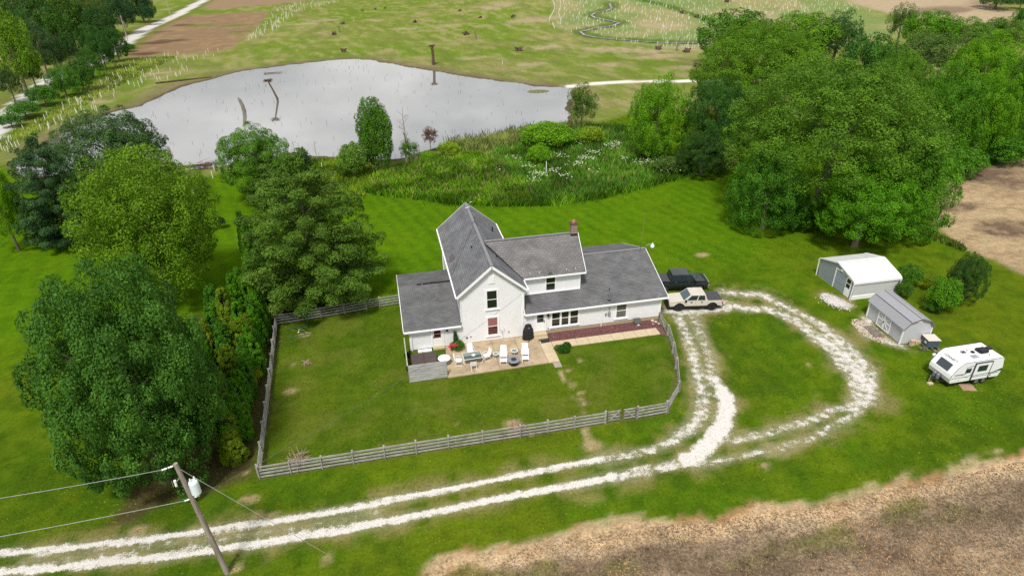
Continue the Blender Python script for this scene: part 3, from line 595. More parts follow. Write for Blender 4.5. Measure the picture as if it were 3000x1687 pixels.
# windows and doors on the front walls
def window(x0, x1, z0, z1, y, panes, fr=.13, mull=None, sash=True, lab=None, gl=GLASS):
    m = hmb(); yf = y-.075
    m.box(x0, x1, yf, y+.02, z1-fr, z1).box(x0, x1, yf, y+.02, z0, z0+fr).box(x0, x0+fr, yf, y+.02, z0+fr, z1-fr).box(x1-fr, x1, yf, y+.02, z0+fr, z1-fr)
    w = m.build('window', TRIM, house)
    if lab: w['label'] = lab
    zm = (z0+z1)/2
    n = panes; W = (x1-x0-2*fr); cw = W/n
    hmb().box(x0-.06, x1+.06, yf-.06, y, z0-.05, z0-.002).build('sill', TRIM, w)
    for i in range(n):
        a = x0+fr+i*cw+(.07 if i else 0); b = x0+fr+(i+1)*cw-(.07 if i < n-1 else 0)
        if i: hmb().box(x0+fr+i*cw-.07, x0+fr+i*cw+.07, yf, y+.02, z0+fr+.002, z1-fr-.002).build('mullion', TRIM, w)
        hmb().box(a+.03, b-.03, y-.045, y-.03, zm+.03, z1-fr-.03).build('pane', PINKG if gl is REDG else gl, w); hmb().box(a+.03, b-.03, y-.045, y-.03, z0+fr+.03, zm-.03).build('pane', gl, w)
        m = hmb(); m.box(a, b, y-.06, y-.02, zm-.03, zm+.03); m.box(a, a+.03, y-.055, y-.02, z0+fr, zm-.03).box(b-.03, b, y-.055, y-.02, z0+fr, zm-.03).box(a, a+.03, y-.055, y-.02, zm+.03, z1-fr).box(b-.03, b, y-.055, y-.02, zm+.03, z1-fr); m.build('sash', TRIM, w)
    return w
window(7.82, 9.05, 3.48, 5.55, YF, 1, .14, lab='upper gable window with dark glass')
window(7.82, 9.05, .6, 2.7, YF, 1, .14, lab='lower gable window with red curtain', gl=REDG)
window(14.02, 16.85, .68, 2.48, YF, 3, .11, lab='triple window beside the back door')
window(20.45, 21.75, .7, 2.46, YF, 1, .14, lab='window of the right wing with blinds', gl=GREYG)
window(13.9, 15.05, 3.58, 5.32, 51.09, 1, .12, lab='window of the upper cross wing')
window(12.55+.0, 13.4, 3.0, 3.001, 70, 1) if False else None
hmb().box(8.16, 8.72, YF-.07, YF+.01, 6.15, 6.92).build('attic_vent', TRIM, house)
def door(x0, x1, z0, z1, y, gl, knob):
    m = hmb(); m.box(x0-.14, x0, y-.08, y+.01, z0, z1+.12).box(x1, x1+.14, y-.08, y+.01, z0, z1+.12).box(x0, x1, y-.08, y+.01, z1, z1+.12); m.build('door_frame', TRIM, house)
    d = hmb().box(x0+.01, x1-.01, y-.055, y+.0, z0+.01, z1-.01).build('door', TRIM, house)
    zm = z0+(z1-z0)*.50; zt = z1-.14; zc = (zm+zt)/2
    for a, b in ((zm, zc-.02), (zc+.02, zt)): hmb().box(x0+.14, x1-.14, y-.068, y-.056, a, b).build('pane', gl, d)
    hmb().box(knob-.03, knob+.03, y-.10, y-.058, z0+.95, z0+1.2).build('handle', DKM, d)
DR = glass_mat('dark_red_glass', (.06, .014, .012), .15)
door(2.80, 3.70, .20, 2.12, YF, DR, 2.88); door(12.55, 13.45, .42, 2.42, YF, glass_mat('dark_door_glass', (.02, .024, .03)), 13.37)
def wall_lamp(x, z, y=YF): hmb().box(x-.05, x+.05, y-.07, y, z+.08, z+.16).box(x-.09, x+.09, y-.22, y-.06, z-.16, z+.08).build('wall_lamp', DKM, house)
wall_lamp(4.15, 1.95); wall_lamp(13.76, 2.12)
for x, z, s in ((5.95, .75, .10), (6.32, .80, .06), (9.95, .8, .06), (13.78, .62, .05)): hmb().box(x-s, x+s, YF-.08, YF-.02, z-s, z+s).build('outlet_box', GREYM, house)
# steps, meter, service mast, vents, chimney
m = hmb(); m.box(12.25, 13.55, 48.55, YF-.02, -.05, .38).box(12.25, 13.55, 48.25, 48.549, -.05, .20); m.build('door_steps', mat('sandstone', (.47, .38, .24), .9, bump=.3, dirt=((.33, .26, .16), 4, .58)), house)
hmb().box(2.75, 3.85, 48.85, YF-.02, -.05, .17).build('door_steps', mat('sandstone', (0, 0, 0)), house)
mm_ = hmb(); mm_.box(19.72, 19.98, YF-.16, YF-.02, 1.25, 1.6).disc((19.85, 0), 0, 0, 0, 3); mm_ = hmb().box(19.72, 19.98, YF-.16, YF-.02, 1.25, 1.60)
em = mm_.build('electric_meter', GREYM, house); hmb().tube([(19.85, YF-.16, 1.43), (19.85, YF-.26, 1.43)], .09, 12).build('meter_glass', glass_mat('meter_glass', (.3, .3, .32)), em)
hmb().tube([(19.85, YF-.10, 1.6), (19.85, YF-.10, 2.55)], .035, 6).build('service_conduit', GREYM, house)
hmb().box(19.45, 19.62, YF-.08, YF-.02, 1.2, 1.5).build('outlet_box', GREYM, house)
sm = hmb().tube([(19.85, YF+.22, 2.7), (19.85, YF+.22, 4.0)], .035, 6).build('service_mast', GREYM, house); hmb().tube([(19.85, YF+.22, 4.0), (19.78, YF+.1, 4.12), (19.7, YF+.0, 4.02)], .055, 6).build('weather_head', DKG, sm); hmb().disc((19.85, YF+.2), .22, 2.72, 2.84, 12).build('mast_flashing', DKG, sm)
def pipe(x, y, z, h, r=.07): hmb().tube([(x, y, z-.1), (x, y, z+h)], r, 8).build('vent_pipe', DKG, house)
pipe(10.6, 60.2, 6.15, .62); pipe(7.55, 54.6, 7.35, .14); pipe(9.55, 52.4, 7.2, .14)
hmb().box(4.0-.6, 4.0-.14, 55.24, 55.36, 3.62, 3.70).build('ridge_vent', DKG, house); hmb().box(4.0, 5.5, 55.24, 55.36, 3.62, 3.70).build('ridge_vent', DKG, house) if False else None
for a, b in ((2.05, 2.5), (2.62, 5.45)): hmb().box(a, b, 55.12, 55.30, 3.60, 3.69).build('ridge_vent', DKG, house)
BRK = mat('tan_brick', (.30, .22, .16), .9, var=.15, scale=9, bump=.4, bscale=18, dirt=((.13, .06, .05), 7, .6))
ch = hmb().box(17.12, 17.72, 53.5, 54.05, 7.4, 9.15).build('chimney', BRK, house)
hmb().box(17.06, 17.78, 53.44, 54.11, 9.152, 9.26).build('chimney_cap', mat('dark_brick', (.12, .05, .045), .9, bump=.3), ch); hmb().lathe((17.42, 53.78, 9.26), [(.16, 0), (.15, .22), (.10, .221), (.10, .1)], 10).build('flue', mat('clay', (.42, .22, .14), .8), ch)
hmb().box(17.08, 17.76, 53.46, 54.09, 8.02, 8.2).build('chimney_flashing', DKM, ch)
for zz in (7.7, 7.95, 8.45, 8.7, 8.95): hmb().box(17.105, 17.735, 53.485, 54.065, zz, zz+.02).build('mortar_joint', DKM, ch)
# antenna, yard lamp and light mast at the right gable end
hmb().tube([(25.2, 55.1, 4.9), (25.25, 55.1, 6.9), (25.35, 55.1, 8.6)], .022, 5).build('antenna_mast', mat('aged_steel', (.35, .27, .14), .5, .4), house)
for k in (-1, 1): hmb().tube([(25.2, 55.1, 5.9), (25.2+k*.3, 55.1+k*.5, 4.9-.15)], .014, 4).build('antenna_strut', DKM, house)
yl = hmb().tube([(25.72, 55.1, 4.8), (25.8, 55.1, 5.25), (26.1, 55.05, 5.42), (26.35, 55.0, 5.4)], .028, 6).build('yard_lamp_arm', GREYM, house)
hmb().lathe((26.42, 54.98, 5.02), [(.10, 0), (.20, .06), (.20, .26), (.08, .42), (.05, .52)], 12).build('yard_lamp', mat('lamp_white', (.85, .87, .86), .3), yl)
ta = hmb().tube([(8.62, 62.2, 7.95), (8.62, 62.2, 8.95)], .03, 5).build('antenna', GREYM, house); hmb().tube([(8.62, 62.2, 8.9), (8.75, 62.2, 9.0), (8.85, 62.2, 8.92)], .03, 5).build('antenna_arm', WPAINT, ta); hmb().tube([(8.62, 62.2, 8.45), (8.1, 62.2, 8.32)], .028, 5).build('antenna_arm', WPAINT, ta)
tb = hmb().tube([(8.55, 58.6, 8.0), (8.55, 58.6, 8.75)], .02, 5).build('antenna', DKM, house); [hmb().tube(q, .02, 4).build('antenna_arm', DKM, tb) for q in ([(8.35, 58.4, 8.72), (8.8, 58.9, 8.72)], [(8.55, 58.6, 8.4), (8.75, 58.2, 7.98)], [(8.55, 58.6, 8.4), (8.25, 58.8, 7.98)])]
hmb().tube([(8.5, 58.6, 8.1), (7.5, 56.8, 7.26), (6.0, 54.2, 6.02), (5.35, 53.0, 5.46)], .012, 4).build('cable', DKG, house)
hmb().slab([(5.5, 55.3, 5.585), (5.95, 55.3, 5.97), (5.95, 56.6, 5.97), (5.5, 56.6, 5.585)], .02).build('roof_patch', mat('patch_grey', (.10, .085, .085), .9), house)
hmb().slab([(11.0, 51.7, 6.12), (11.45, 51.1, 5.74), (11.75, 50.95, 5.62), (11.4, 51.7, 6.15)], .02) 
hmb().slab([(14.2, 50.86, 5.50), (14.55, 50.86, 5.50), (14.55, 51.0, 5.63), (14.2, 51.0, 5.63)], .02).build('roof_patch', DKG, house)
SNOW = [(x, 51.05, UE+.27) for x in (12.45, 13.35, 16.0, 16.9)]
for p in SNOW: hmb().box(p[0]-.02, p[0]+.02, p[1]-.02, p[1]+.02, p[2]-.05, p[2]+.10).build('gutter_spike', TRIM, house)

# ------------------------------------------------------------------ patio, walkway, bed
pat = MB().slab([(3.55, 44.35, .10), (12.55, 44.5, .10), (12.55, 49.2, .10), (3.9, 49.2, .10)], .35).build('patio', CONC); tag(pat, kind='structure')
jb = MB(); 
for x in (5.9, 8.2, 10.4): jb.bar((x, 44.5, .098), (x, 49.1, .098), .03, .012)
jb.bar((3.8, 46.7, .098), (12.5, 46.8, .098), .03, .012); jo = jb.build('joint', mat('joint_dirt', (.12, .09, .06), .95), pat); jo['kind'] = 'stuff'
wk = empty('walkway', (14, 47.2, 0)); tag(wk, kind='structure')
WO = (14, 47.2, 0)
for q in ([(12.58, 44.5), (13.60, 44.5), (13.62, 46.1), (12.58, 46.1)], [(12.58, 46.12), (13.62, 46.12), (13.64, 47.95), (12.58, 47.95)]):
    MB(WO).slab([(x, y, .105) for x, y in q], .3).build('paving_slab', CONC2, wk, bevel=.012)
xs = np.linspace(13.68, 24.2, 10)
for a, b in zip(xs[:-1], xs[1:]):
    MB(WO).slab([(a+.012, 46.6, .06+random.uniform(-.01, .01)), (b-.012, 46.6, .06), (b-.012, 47.72, .06), (a+.012, 47.72, .06)], .2).build('paving_slab', CONC2, wk, bevel=.012)
MB(WO).box(12.95, 13.62, 43.72, 44.46, -.1, .03).build('step_block', mat('grey_stone', (.32, .28, .22), .9, bump=.4), wk)
MULM = mat('red_lava_rock', (.15, .062, .062), .95, var=.5, scale=9, bump=1.0, bscale=12)
tag(MB().slab([(13.66, 47.74, .03), (24.75, 47.74, .03), (24.9, 49.2, .03), (13.66, 49.2, .03)], .1).slab([(24.22, 46.5, .03), (24.72, 46.3, .03), (24.75, 47.738, .03), (24.22, 47.738, .03)], .1).build('mulch_bed', MULM), kind='structure')
# loose lava rock: uncountable
def rocks(name, n, area, s0, s1, m, z=.03, seed=1):
    r = np.random.default_rng(seed); base = np.array([[1, 0, 0], [-1, 0, 0], [0, 1, 0], [0, -1, 0], [0, 0, 1], [0, 0, -1]], float)
    tri = np.array([[0, 2, 4], [2, 1, 4], [1, 3, 4], [3, 0, 4], [2, 0, 5], [1, 2, 5], [3, 1, 5], [0, 3, 5]])
    P = np.array([area(r) for _ in range(n)]); s = r.uniform(s0, s1, (n, 1, 1))
    V = base[None]*s*r.uniform(.6, 1.3, (n, 6, 1)); a = r.uniform(0, 6.28, n); ca, sa = np.cos(a)[:, None], np.sin(a)[:, None]
    X = V[..., 0]*ca-V[..., 1]*sa; Y = V[..., 0]*sa+V[..., 1]*ca; V = np.stack([X, Y, V[..., 2]*.7], -1)+np.concatenate([P, np.full((n, 1), z)], 1)[:, None]
    F = (tri[None]+np.arange(n)[:, None, None]*6).reshape(-1, 3)
    me = np_mesh(name, V.reshape(-1, 3), F, m, {'tint': np.repeat(r.random(n), 8)}); o = bpy.data.objects.new(name, me); COL.objects.link(o); tag(o, kind='stuff'); return o
rocks('lava_rock', 5200, lambda r: (r.uniform(13.7, 24.8), r.uniform(47.78, 49.15)), .035, .085, MULM, .05)
PALES = mat('pale_rubble', (.50, .42, .33), .9, var=.25, bump=.4)
for i, (x, y, s) in enumerate(((24.35, 48.9, .2), (24.6, 48.65, .17), (24.75, 48.3, .14), (24.2, 48.4, .1))):
    o = MB((x, y, 0)).lathe((x, y, 0), [(s*.7, 0), (s, s*.5), (s*.5, s*.95)], 7).build('garden_stone', PALES, None, (x, y, .02))
    tag(o, ['largest pale stone in the red rock bed by the fence', 'second largest pale stone in the red bed near the fence post', 'small pale stone of the red bed nearest the yard fence', 'smallest pale stone lying apart in the red rock bed'][i], 'stone', 'pale stones at the corner of the red rock bed')
bh = empty('critter_house', (22.6, 48.55, 0), 0, 'small weathered wooden box house standing in the red rock bed', 'box')
MB().box(-.28, .28, -.25, .25, 0, .5).build('box_body', WOODD, bh); MB().slab([(-.36, -.36, .52), (.36, -.36, .52), (.36, .34, .68), (-.36, .34, .68)], .05).build('box_roof', mat('dark_shingle', (.08, .075, .075), .9), bh)
MB().tube([(.02, -.24, .25), (.02, -.27, .25)], .11, 10).build('entrance', TRIM, bh)
dm = MB().slab([(12.72, 47.55, .125), (13.6, 47.6, .125), (13.6, 48.2, .125), (12.72, 48.15, .125)], .02).build('door_mat', DKG); tag(dm, 'black rubber door mat at the foot of the door steps', 'mat')

# ------------------------------------------------------------------ hot tub, privacy screen, patio furniture
def mbb(): return MB()
tub = empty('hot_tub', (1.74, 46.75, 0), 0, 'square hot tub with folding brown cover behind the grey board screen', 'hot tub')
MB().box(-1.08, 1.08, -.95, .9, 0, .62).build('tub_body', mat('tub_side', (.18, .15, .13), .6), tub, bevel=.04)
BRC = mat('brown_vinyl', (.075, .055, .052), .6, var=.15, bump=.15, bscale=4)
MB().box(-1.12, -.03, -.98, .92, .625, .72).build('cover_half', BRC, tub, bevel=.04); MB().box(.03, 1.12, -.98, .92, .625, .72).build('cover_half', BRC, tub, bevel=.04)
MB().bar((0, -.95, .735), (0, 1.15, .735), .05).build('cover_lifter', mat('rust_brown', (.14, .05, .04), .6), tub)
scr = empty('privacy_screen', (1.9, 45.8, 0), 0, 'low weathered grey board screen hiding the hot tub', 'screen')
SO = (1.9, 45.8, 0)
zs = .06
k = 0
while zs < 1.70:
    h = .125; x = .30; 
    while x < 3.5:
        L = random.choice((.9, 1.3, 1.7, 2.2)); xe = min(3.52, x+L)
        if 3.52-xe < .4: xe = 3.52
        j = random.uniform(0, .012); MB(SO).box(x+.004, xe-.004, 44.44-j, 44.47-j, zs+.004, zs+h-.006).build('board', PALEW, scr); x = xe
    zs += h; k += 1
for x in (.28, 1.9, 3.5): MB(SO).box(x-.045, x+.045, 44.475, 44.56, -.1, 1.74).build('post', WOOD, scr)
for i in range(7): MB(SO).box(.24, .27, 44.5+i*.62, 45.1+i*.62, .08, 1.7).build('side_board', WOOD, scr)
MB(SO).bar((.22, 44.5, 1.76), (.22, 48.9, 1.76), .09, .04).build('cap_rail', PALEW, scr)
mt_ = MB().box(1.35, 2.6, 48.75, 49.1, .0, .12).build('white_plank', TRIM); tag(mt_, 'white painted plank lying at the wall behind the hot tub', 'plank')
rt = empty('round_table', (3.48, 46.26, .10), 0, 'round solid white table beside the hot tub', 'table')
MB().lathe((0, 0, .70), [(.54, 0), (.56, .03), (.54, .05)], 24).build('table_top', WPAINT, rt); MB().tube([(0, 0, 0), (0, 0, .7)], .04, 8).build('pedestal', GREYM, rt)
for a in (0, 1.57, 3.14, 4.71): MB().tube([(0, 0, .12), (.34*math.cos(a), .34*math.sin(a), 0)], .02, 5).build('leg', GREYM, rt)
CLG = glass_mat('clear_table_glass', (.18, .22, .20), .1)
gt = empty('glass_table', (5.98, 46.15, .10), 0.03, 'rectangular glass top patio table with looped white metal legs', 'table')
MB().box(-.80, .80, -.52, .52, .70, .712).build('glass_top', CLG, gt); MB().box(-.8, .8, -.5, -.02, .7125, .716).build('glass_tint', glass_mat('green_tint', (.03, .07, .06), .1), gt)
fr = MB()
loop = [(-.82, -.54), (.82, -.54), (.82, .54), (-.82, .54), (-.82, -.54)]
for a, b in zip(loop[:-1], loop[1:]): fr.tube([(a[0], a[1], .70), (b[0], b[1], .70)], .022, 6)
fr.build('rim', WPAINT, gt)
for sx in (-1, 1):
    for sy in (-1, 1): MB().tube([(sx*.82, sy*.3, .7), (sx*.9, sy*.5, .5), (sx*.78, sy*.6, .25), (sx*.62, sy*.5, 0)], .02, 6).build('leg', WPAINT, gt)
MB().lathe((.1, -.05, .718), [(.17, 0), (.19, .04), (.1, .06), (.06, .02)], 14).build('glass_bowl', glass_mat('bowl_glass', (.6, .62, .62), .1), gt)
def spring_chair(loc, rz, label):
    c = empty('cushioned_chair', loc, rz, label, 'chair', 'white cushioned chairs around the glass table')
    MB().box(-.25, .25, -.27, .25, .40, .50).build('seat_cushion', CUSH, c, bevel=.03)
    MB().box(-.25, .25, .22, .31, .48, 1.08, Matrix.Rotation(R(-14), 3, 'X'), (0, .25, .48)).build('back_cushion', CUSH, c, bevel=.03)
    MB().tube([(-.27, .22, .38), (-.27, -.28, .38), (.27, -.28, .38), (.27, .22, .38), (-.27, .22, .38)], .017, 5).build('seat_frame', WPAINT, c)
    for s in (-1, 1):
        MB().tube([(s*.3, .30, .66), (s*.31, -.05, .68), (s*.31, -.32, .60), (s*.30, -.34, .3), (s*.29, -.30, .02)], .018, 5).build('armrest', WPAINT, c)
        MB().tube([(s*.29, -.30, .02), (s*.29, .32, .02), (s*.28, .2, .36)], .018, 5).build('runner', WPAINT, c)
    return c
spring_chair((4.72, 46.05, .10), R(78), 'white cushioned chair at the left end of the glass table')
spring_chair((6.0, 47.2, .10), R(5), 'white cushioned chair behind the glass table facing the yard')
spring_chair((7.28, 46.2, .10), R(-72), 'white cushioned chair at the right end of the glass table')
oc = empty('folding_chair', (5.92, 45.02, .10), R(180), 'open white metal folding chair turned towards the glass table', 'chair')
for s in (-1, 1): MB().tube([(s*.24, -.3, 0), (s*.24, .05, .45), (s*.24, .22, .95)], .022, 5).build('side_frame', WPAINT, oc); MB().tube([(s*.24, .28, 0), (s*.24, -.05, .45), (s*.24, -.22, .62)], .022, 5).build('leg', WPAINT, oc)
for z in (.5, .6, .7, .8, .9): MB().bar((-.24, .12+(z-.5)*.25, z), (.24, .12+(z-.5)*.25, z), .03, .06).build('back_slat', WPAINT, oc)
for y in (-.2, -.08, .04): MB().bar((-.24, y, .44), (.24, y, .44), .07, .02).build('seat_slat', WPAINT, oc)
def lounger(loc, rz, label):
    c = empty('padded_lounger', loc, rz, label, 'lounge chair', 'white padded loungers by the fire table')
    MB().box(-.27, .27, -.15, .42, .34, .43).build('seat_cushion', CUSH, c, bevel=.03)
    MB().box(-.27, .27, .38, .47, .38, 1.12, Matrix.Rotation(R(-28), 3, 'X'), (0, .42, .4)).build('back_cushion', CUSH, c, bevel=.035)
    MB().box(-.27, .27, -.85, -.34, .30, .38).build('foot_cushion', CUSH, c, bevel=.03)
    for s in (-1, 1):
        MB().bar((s*.31, .5, .58), (s*.31, -.2, .54), .07, .035).build('armrest', WPAINT, c); MB().bar((s*.31, -.2, .0), (s*.31, -.2, .54), .05).build('leg', WPAINT, c); MB().bar((s*.31, .45, .0), (s*.31, .45, .56), .05).build('leg', WPAINT, c)
        MB().bar((s*.29, -.82, .0), (s*.29, -.82, .3), .05).build('leg', WPAINT, c); MB().bar((s*.29, .4, .3), (s*.29, -.86, .28), .04, .06).build('side_rail', WPAINT, c)
    return c
lounger((8.76, 45.88, .10), R(-12), 'white padded lounger left of the fire table'); lounger((10.74, 45.78, .10), R(-10), 'white padded lounger right of the fire table')
ft = empty('fire_table', (9.50, 44.98, .10), 0, 'round grey fire pit table with black base', 'fire pit')
MB().lathe((0, 0, .46), [(.26, .0), (.56, .0), (.58, .03), (.56, .05), (.26, .05)], 28).build('table_ring', mat('grey_slate', (.20, .21, .24), .5, var=.15), ft)
MB().lathe((0, 0, 0), [(.42, .02), (.44, .42), (.2, .455)], 20).build('fire_base', DKG, ft); MB().lathe((0, 0, .515), [(.25, 0), (.24, .03), (.16, .05), (.10, .035)], 18).build('burner_bowl', DKM, ft)
for a in range(4): MB().tube([(.46*math.cos(a*1.57+.8), .46*math.sin(a*1.57+.8), .46), (.5*math.cos(a*1.57+.8), .5*math.sin(a*1.57+.8), 0)], .018, 5).build('leg', GREYM, ft)
def side_table(loc, r, h, label, tilt=0):
    c = empty('side_table', loc, 0, label, 'side table', 'small round glass side tables')
    MB().lathe((0, 0, h), [(r-.05, 0), (r, .0), (r, .03), (r-.05, .03), (r-.05, 0)], 20).build('rim', WPAINT, c); MB().disc((0, 0), r-.05, h+.005, h+.015, 18).build('glass_top', CLG, c)
    for a in (.3, 2.4, 4.5): MB().tube([(r*.8*math.cos(a), r*.8*math.sin(a), h), (r*.3*math.cos(a), r*.3*math.sin(a), h*.5), (r*.9*math.cos(a), r*.9*math.sin(a), 0)], .014, 5).build('leg', WPAINT, c)
side_table((8.12, 46.2, .10), .26, .5, 'small round side table left of the left lounger'); side_table((9.85, 46.35, .10), .32, .45, 'round mesh side table between the two loungers')
gr = empty('covered_grill', (11.68, 48.62, .10), R(4), 'barbecue grill under a black fabric cover against the house wall', 'grill')
MB().lathe((0, 0, 0), [(.54, 0), (.57, .1), (.54, .55), (.50, 1.0), (.38, 1.25), (.32, 1.5), (.28, 1.56)], 12, 1.0, .58).build('grill_cover', mat('black_fabric', (.012, .012, .013), .8, bump=.8, bscale=5), gr)
MB().box(-.09, .09, -.27, -.22, 1.28, 1.36).build('badge', GREYM, gr); MB().tube([(.2, -.4, .25), (-.25, -.62, .02)], .03, 6).build('strap', DKG, gr)
pf = empty('plant_stand', (9.3, 49.02, .1), 0, 'slim white metal ornament stand against the gable wall', 'ornament')
MB().tube([(0, 0, 0), (0, 0, .45)], .045, 6).build('stand_base', WPAINT, pf); MB().tube([(0, 0, .45), (0, 0, 1.05)], .018, 5).build('stem', GREYM, pf)
for s in (-1, 1): MB().tube([(0, 0, 1.0), (s*.15, 0, 1.02), (s*.22, 0, 1.2), (s*.1, 0, 1.22)], .016, 5).build('arm', GREYM, pf)

# ------------------------------------------------------------------ rail fences
rail_me = {}
def fence(label, pts, gates=(), H=1.2, name='rail_fence', rails=4, wm=None):
    wm = wm or WOOD
    o = pts[0]; f = empty(name, (o[0], o[1], 0), 0, label, 'fence', 'grey board fences around the yard'); off = (o[0], o[1], 0)
    for i, p in enumerate(pts):
        h = H+random.uniform(.0, .08); m = MB(off).box(p[0]-.065, p[0]+.065, p[1]-.065, p[1]+.065, -.1, h); m.build('post', wm, f)
    for i, (a, b) in enumerate(zip(pts[:-1], pts[1:])):
        if i in gates: continue
        d = Vector((b[0]-a[0], b[1]-a[1], 0)).normalized(); n = Vector((d.y, -d.x, 0))*.085
        for k in range(rails):
            z = .20+k*(H-.30)/(rails-1)+random.uniform(-.012, .012)
            MB(off).bar((a[0]+n.x, a[1]+n.y, z), (b[0]+n.x, b[1]+n.y, z+random.uniform(-.015, .015)), .035, .14).build('rail', wm, f)
        MB(off).bar((a[0]+n.x*1.55, a[1]+n.y*1.55, .05), (a[0]+n.x*1.55, a[1]+n.y*1.55, H+.0), .04, .14).build('batten', wm, f)
def gate(label, a, b, flip=False, H=1.15, extra=True):
    g = empty('fence_gate', (a[0], a[1], 0), 0, label, 'gate', 'wooden gates of the yard fence'); off = (a[0], a[1], 0)
    d = Vector((b[0]-a[0], b[1]-a[1], 0)); L = d.length; d.normalize(); P = lambda t, z: (a[0]+d.x*t, a[1]+d.y*t, z); n = Vector((d.y, -d.x, 0))*.06
    for z in (.22, .50, .78, 1.06): MB(off).bar(P(.12, z), P(L-.12, z), .03, .13).build('rail', WOOD, g)
    for t in (.12, L-.12): MB(off).bar(tuple(Vector(P(t, .12))+n), tuple(Vector(P(t, H))+n), .05, .14).build('stile', WOODD, g)
    z0, z1 = (.2, 1.08) if not flip else (1.08, .2)
    MB(off).bar(tuple(Vector(P(.2, z0))+n), tuple(Vector(P(L-.2, z1))+n), .03, .12).build('brace', WOOD, g)
    MB(off).box(P(L-.1, 0)[0]-.05, P(L-.1, 0)[0]+.05, P(L-.1, 0)[1]-.12, P(L-.1, 0)[1]-.07, .85, .95).build('latch', DKM, g)
FY = 35.83
fence('long grey board fence along the front of the yard', [(x, FY) for x in (-10.9, -8.76, -6.6, -4.4, -2.15, .14, 2.55, 5.1, 8.0, 10.15, 12.3, 14.8)])
fence('short grey board fence between the front gates and the corner', [(17.45, FY), (19.92, 35.88)])
gate('left leaf of the double gate in the front fence', (14.85, FY), (16.12, FY)); gate('right leaf of the double gate in the front fence', (16.16, FY), (17.4, FY), True)
fence('curved grey board fence on the driveway side of the yard', [(19.97, 35.95), (21.95, 38.1), (23.2, 41.2), (23.95, 43.45), (24.72, 46.25)])
gate('tall dark gate between the house corner and the curved fence', (24.92, 48.75), (24.76, 46.4), True)
fence('grey board fence running back from the driveway side to the trees', [(-11.9, 56.9), (-9.85, 57.02), (-7.65, 57.28), (-5.4, 57.52), (-3.15, 57.8)])
fence('last bay of the rear board fence ending at the house', [(-1.8, 57.98), (.45, 58.2)])
gate('single gate in the rear fence near the house', (-3.1, 57.82), (-1.85, 57.97), True)
fence('brownish board fence along the arborvitae row on the left', [(-11.0, 35.95), (-11.1, 38.3), (-11.2, 40.6), (-11.3, 43), (-11.4, 45.3), (-11.5, 47.6), (-11.62, 50), (-11.74, 52.3), (-11.84, 54.6), (-11.95, 56.8)])
# green metal frame lying in the yard corner, brush piles
gm = mat('green_iron', (.03, .06, .045), .5)
gf = empty('iron_trellis', (-9.7, 54.9, 0), R(10), 'toppled dark green metal garden frame in the rear yard corner', 'metal frame')
for a, b in (((-1.1, .9, .05), (1.0, 1.1, .1)), ((-1.2, -.9, .05), (.9, -.7, .05)), ((-.3, .95, .1), (.5, -.7, .25)), ((.2, 1.0, .1), (.9, -.6, .5)), ((.9, 1.05, .1), (1.1, 1.6, .6))): MB().tube([a, b], .045, 5).build('tube', gm, gf)
for a in (0, .35): MB().lathe((.1-a*.3, .15-a, .12), [(.02, 0), (.09, .05), (.02, .1)], 8).build('reflector', CUSH, gf)
DRYW = mat('dry_branches', (.30, .22, .15), .95, var=.3)
def brush(x, y, r, n, label, seed, hh=.35, mt=None, cat='brush pile'):
    rr = random.Random(seed); m = MB()
    for _ in range(n):
        a = rr.uniform(0, 6.28); d = rr.uniform(0, r*.6); p = Vector((d*math.cos(a), d*math.sin(a), rr.uniform(.02, hh))); b = rr.uniform(0, 6.28); L = rr.uniform(r*.4, r*1.1)
        q = p+Vector((L*math.cos(b), L*math.sin(b), rr.uniform(-.1, .25))); q.z = max(q.z, .02); m.tube([p, (p+q)/2+Vector((rr.uniform(-.05, .05), rr.uniform(-.05, .05), .04)), q], [.035, .025, .012], 4)
    o = m.build('brush_pile', mt or DRYW, None, (x, y, 0)); return tag(o, label, cat)
brush(-8.45, 36.7, 1.0, 60, 'brown tangled brush pile behind the left end of the front fence', 1, .5)
brush(7.85, 36.6, .8, 45, 'scattered broken bricks and twigs behind the middle of the front fence', 2, .2, mat('brick_rubble', (.34, .20, .15), .9))
brush(-8.55, 49.45, .55, 22, 'pale fallen branch lying in the fenced lawn', 3, .12)
# lamp pole in the marsh
mp = empty('marker_post', (*G(1600, 520), 0), 0, 'thin pale post standing among the marsh flowers', 'post'); MB().tube([(0, 0, 0), (0, 0, 2.6)], .06, 6).build('post_shaft', TRIM, mp)
# ------------------------------------------------------------------ metal garage
METW = mat('white_ribbed_metal', (.72, .72, .73), .4, 0, var=.02, scale=1)
METG = mat('blue_grey_metal', (.38, .42, .44), .5, .1, var=.06); METG2 = mat('door_grey_metal', (.30, .34, .39), .5, .1, var=.05)
g = empty('metal_garage', (45.92, 48.1, 0), R(-1), 'white metal garage with curved eaves and a side entry door', 'garage')
GW, GL = 5.76, 5.25     # local: x = depth away from the house, y = along the front
EZ, AZ, rr_ = 2.12, 2.92, .30
prof = [(0, 0), (0, EZ-rr_*.6), (.08, EZ-.06), (.30, EZ+.06), (GW/2, AZ), (GW-.30, EZ+.06), (GW-.08, EZ-.06), (GW, EZ-rr_*.6), (GW, 0)]
fin = [(.10, 0), (.10, EZ-.22), (.32, EZ-.02), (GW/2, AZ-.08), (GW-.32, EZ-.02), (GW-.10, EZ-.22), (GW-.10, 0)]
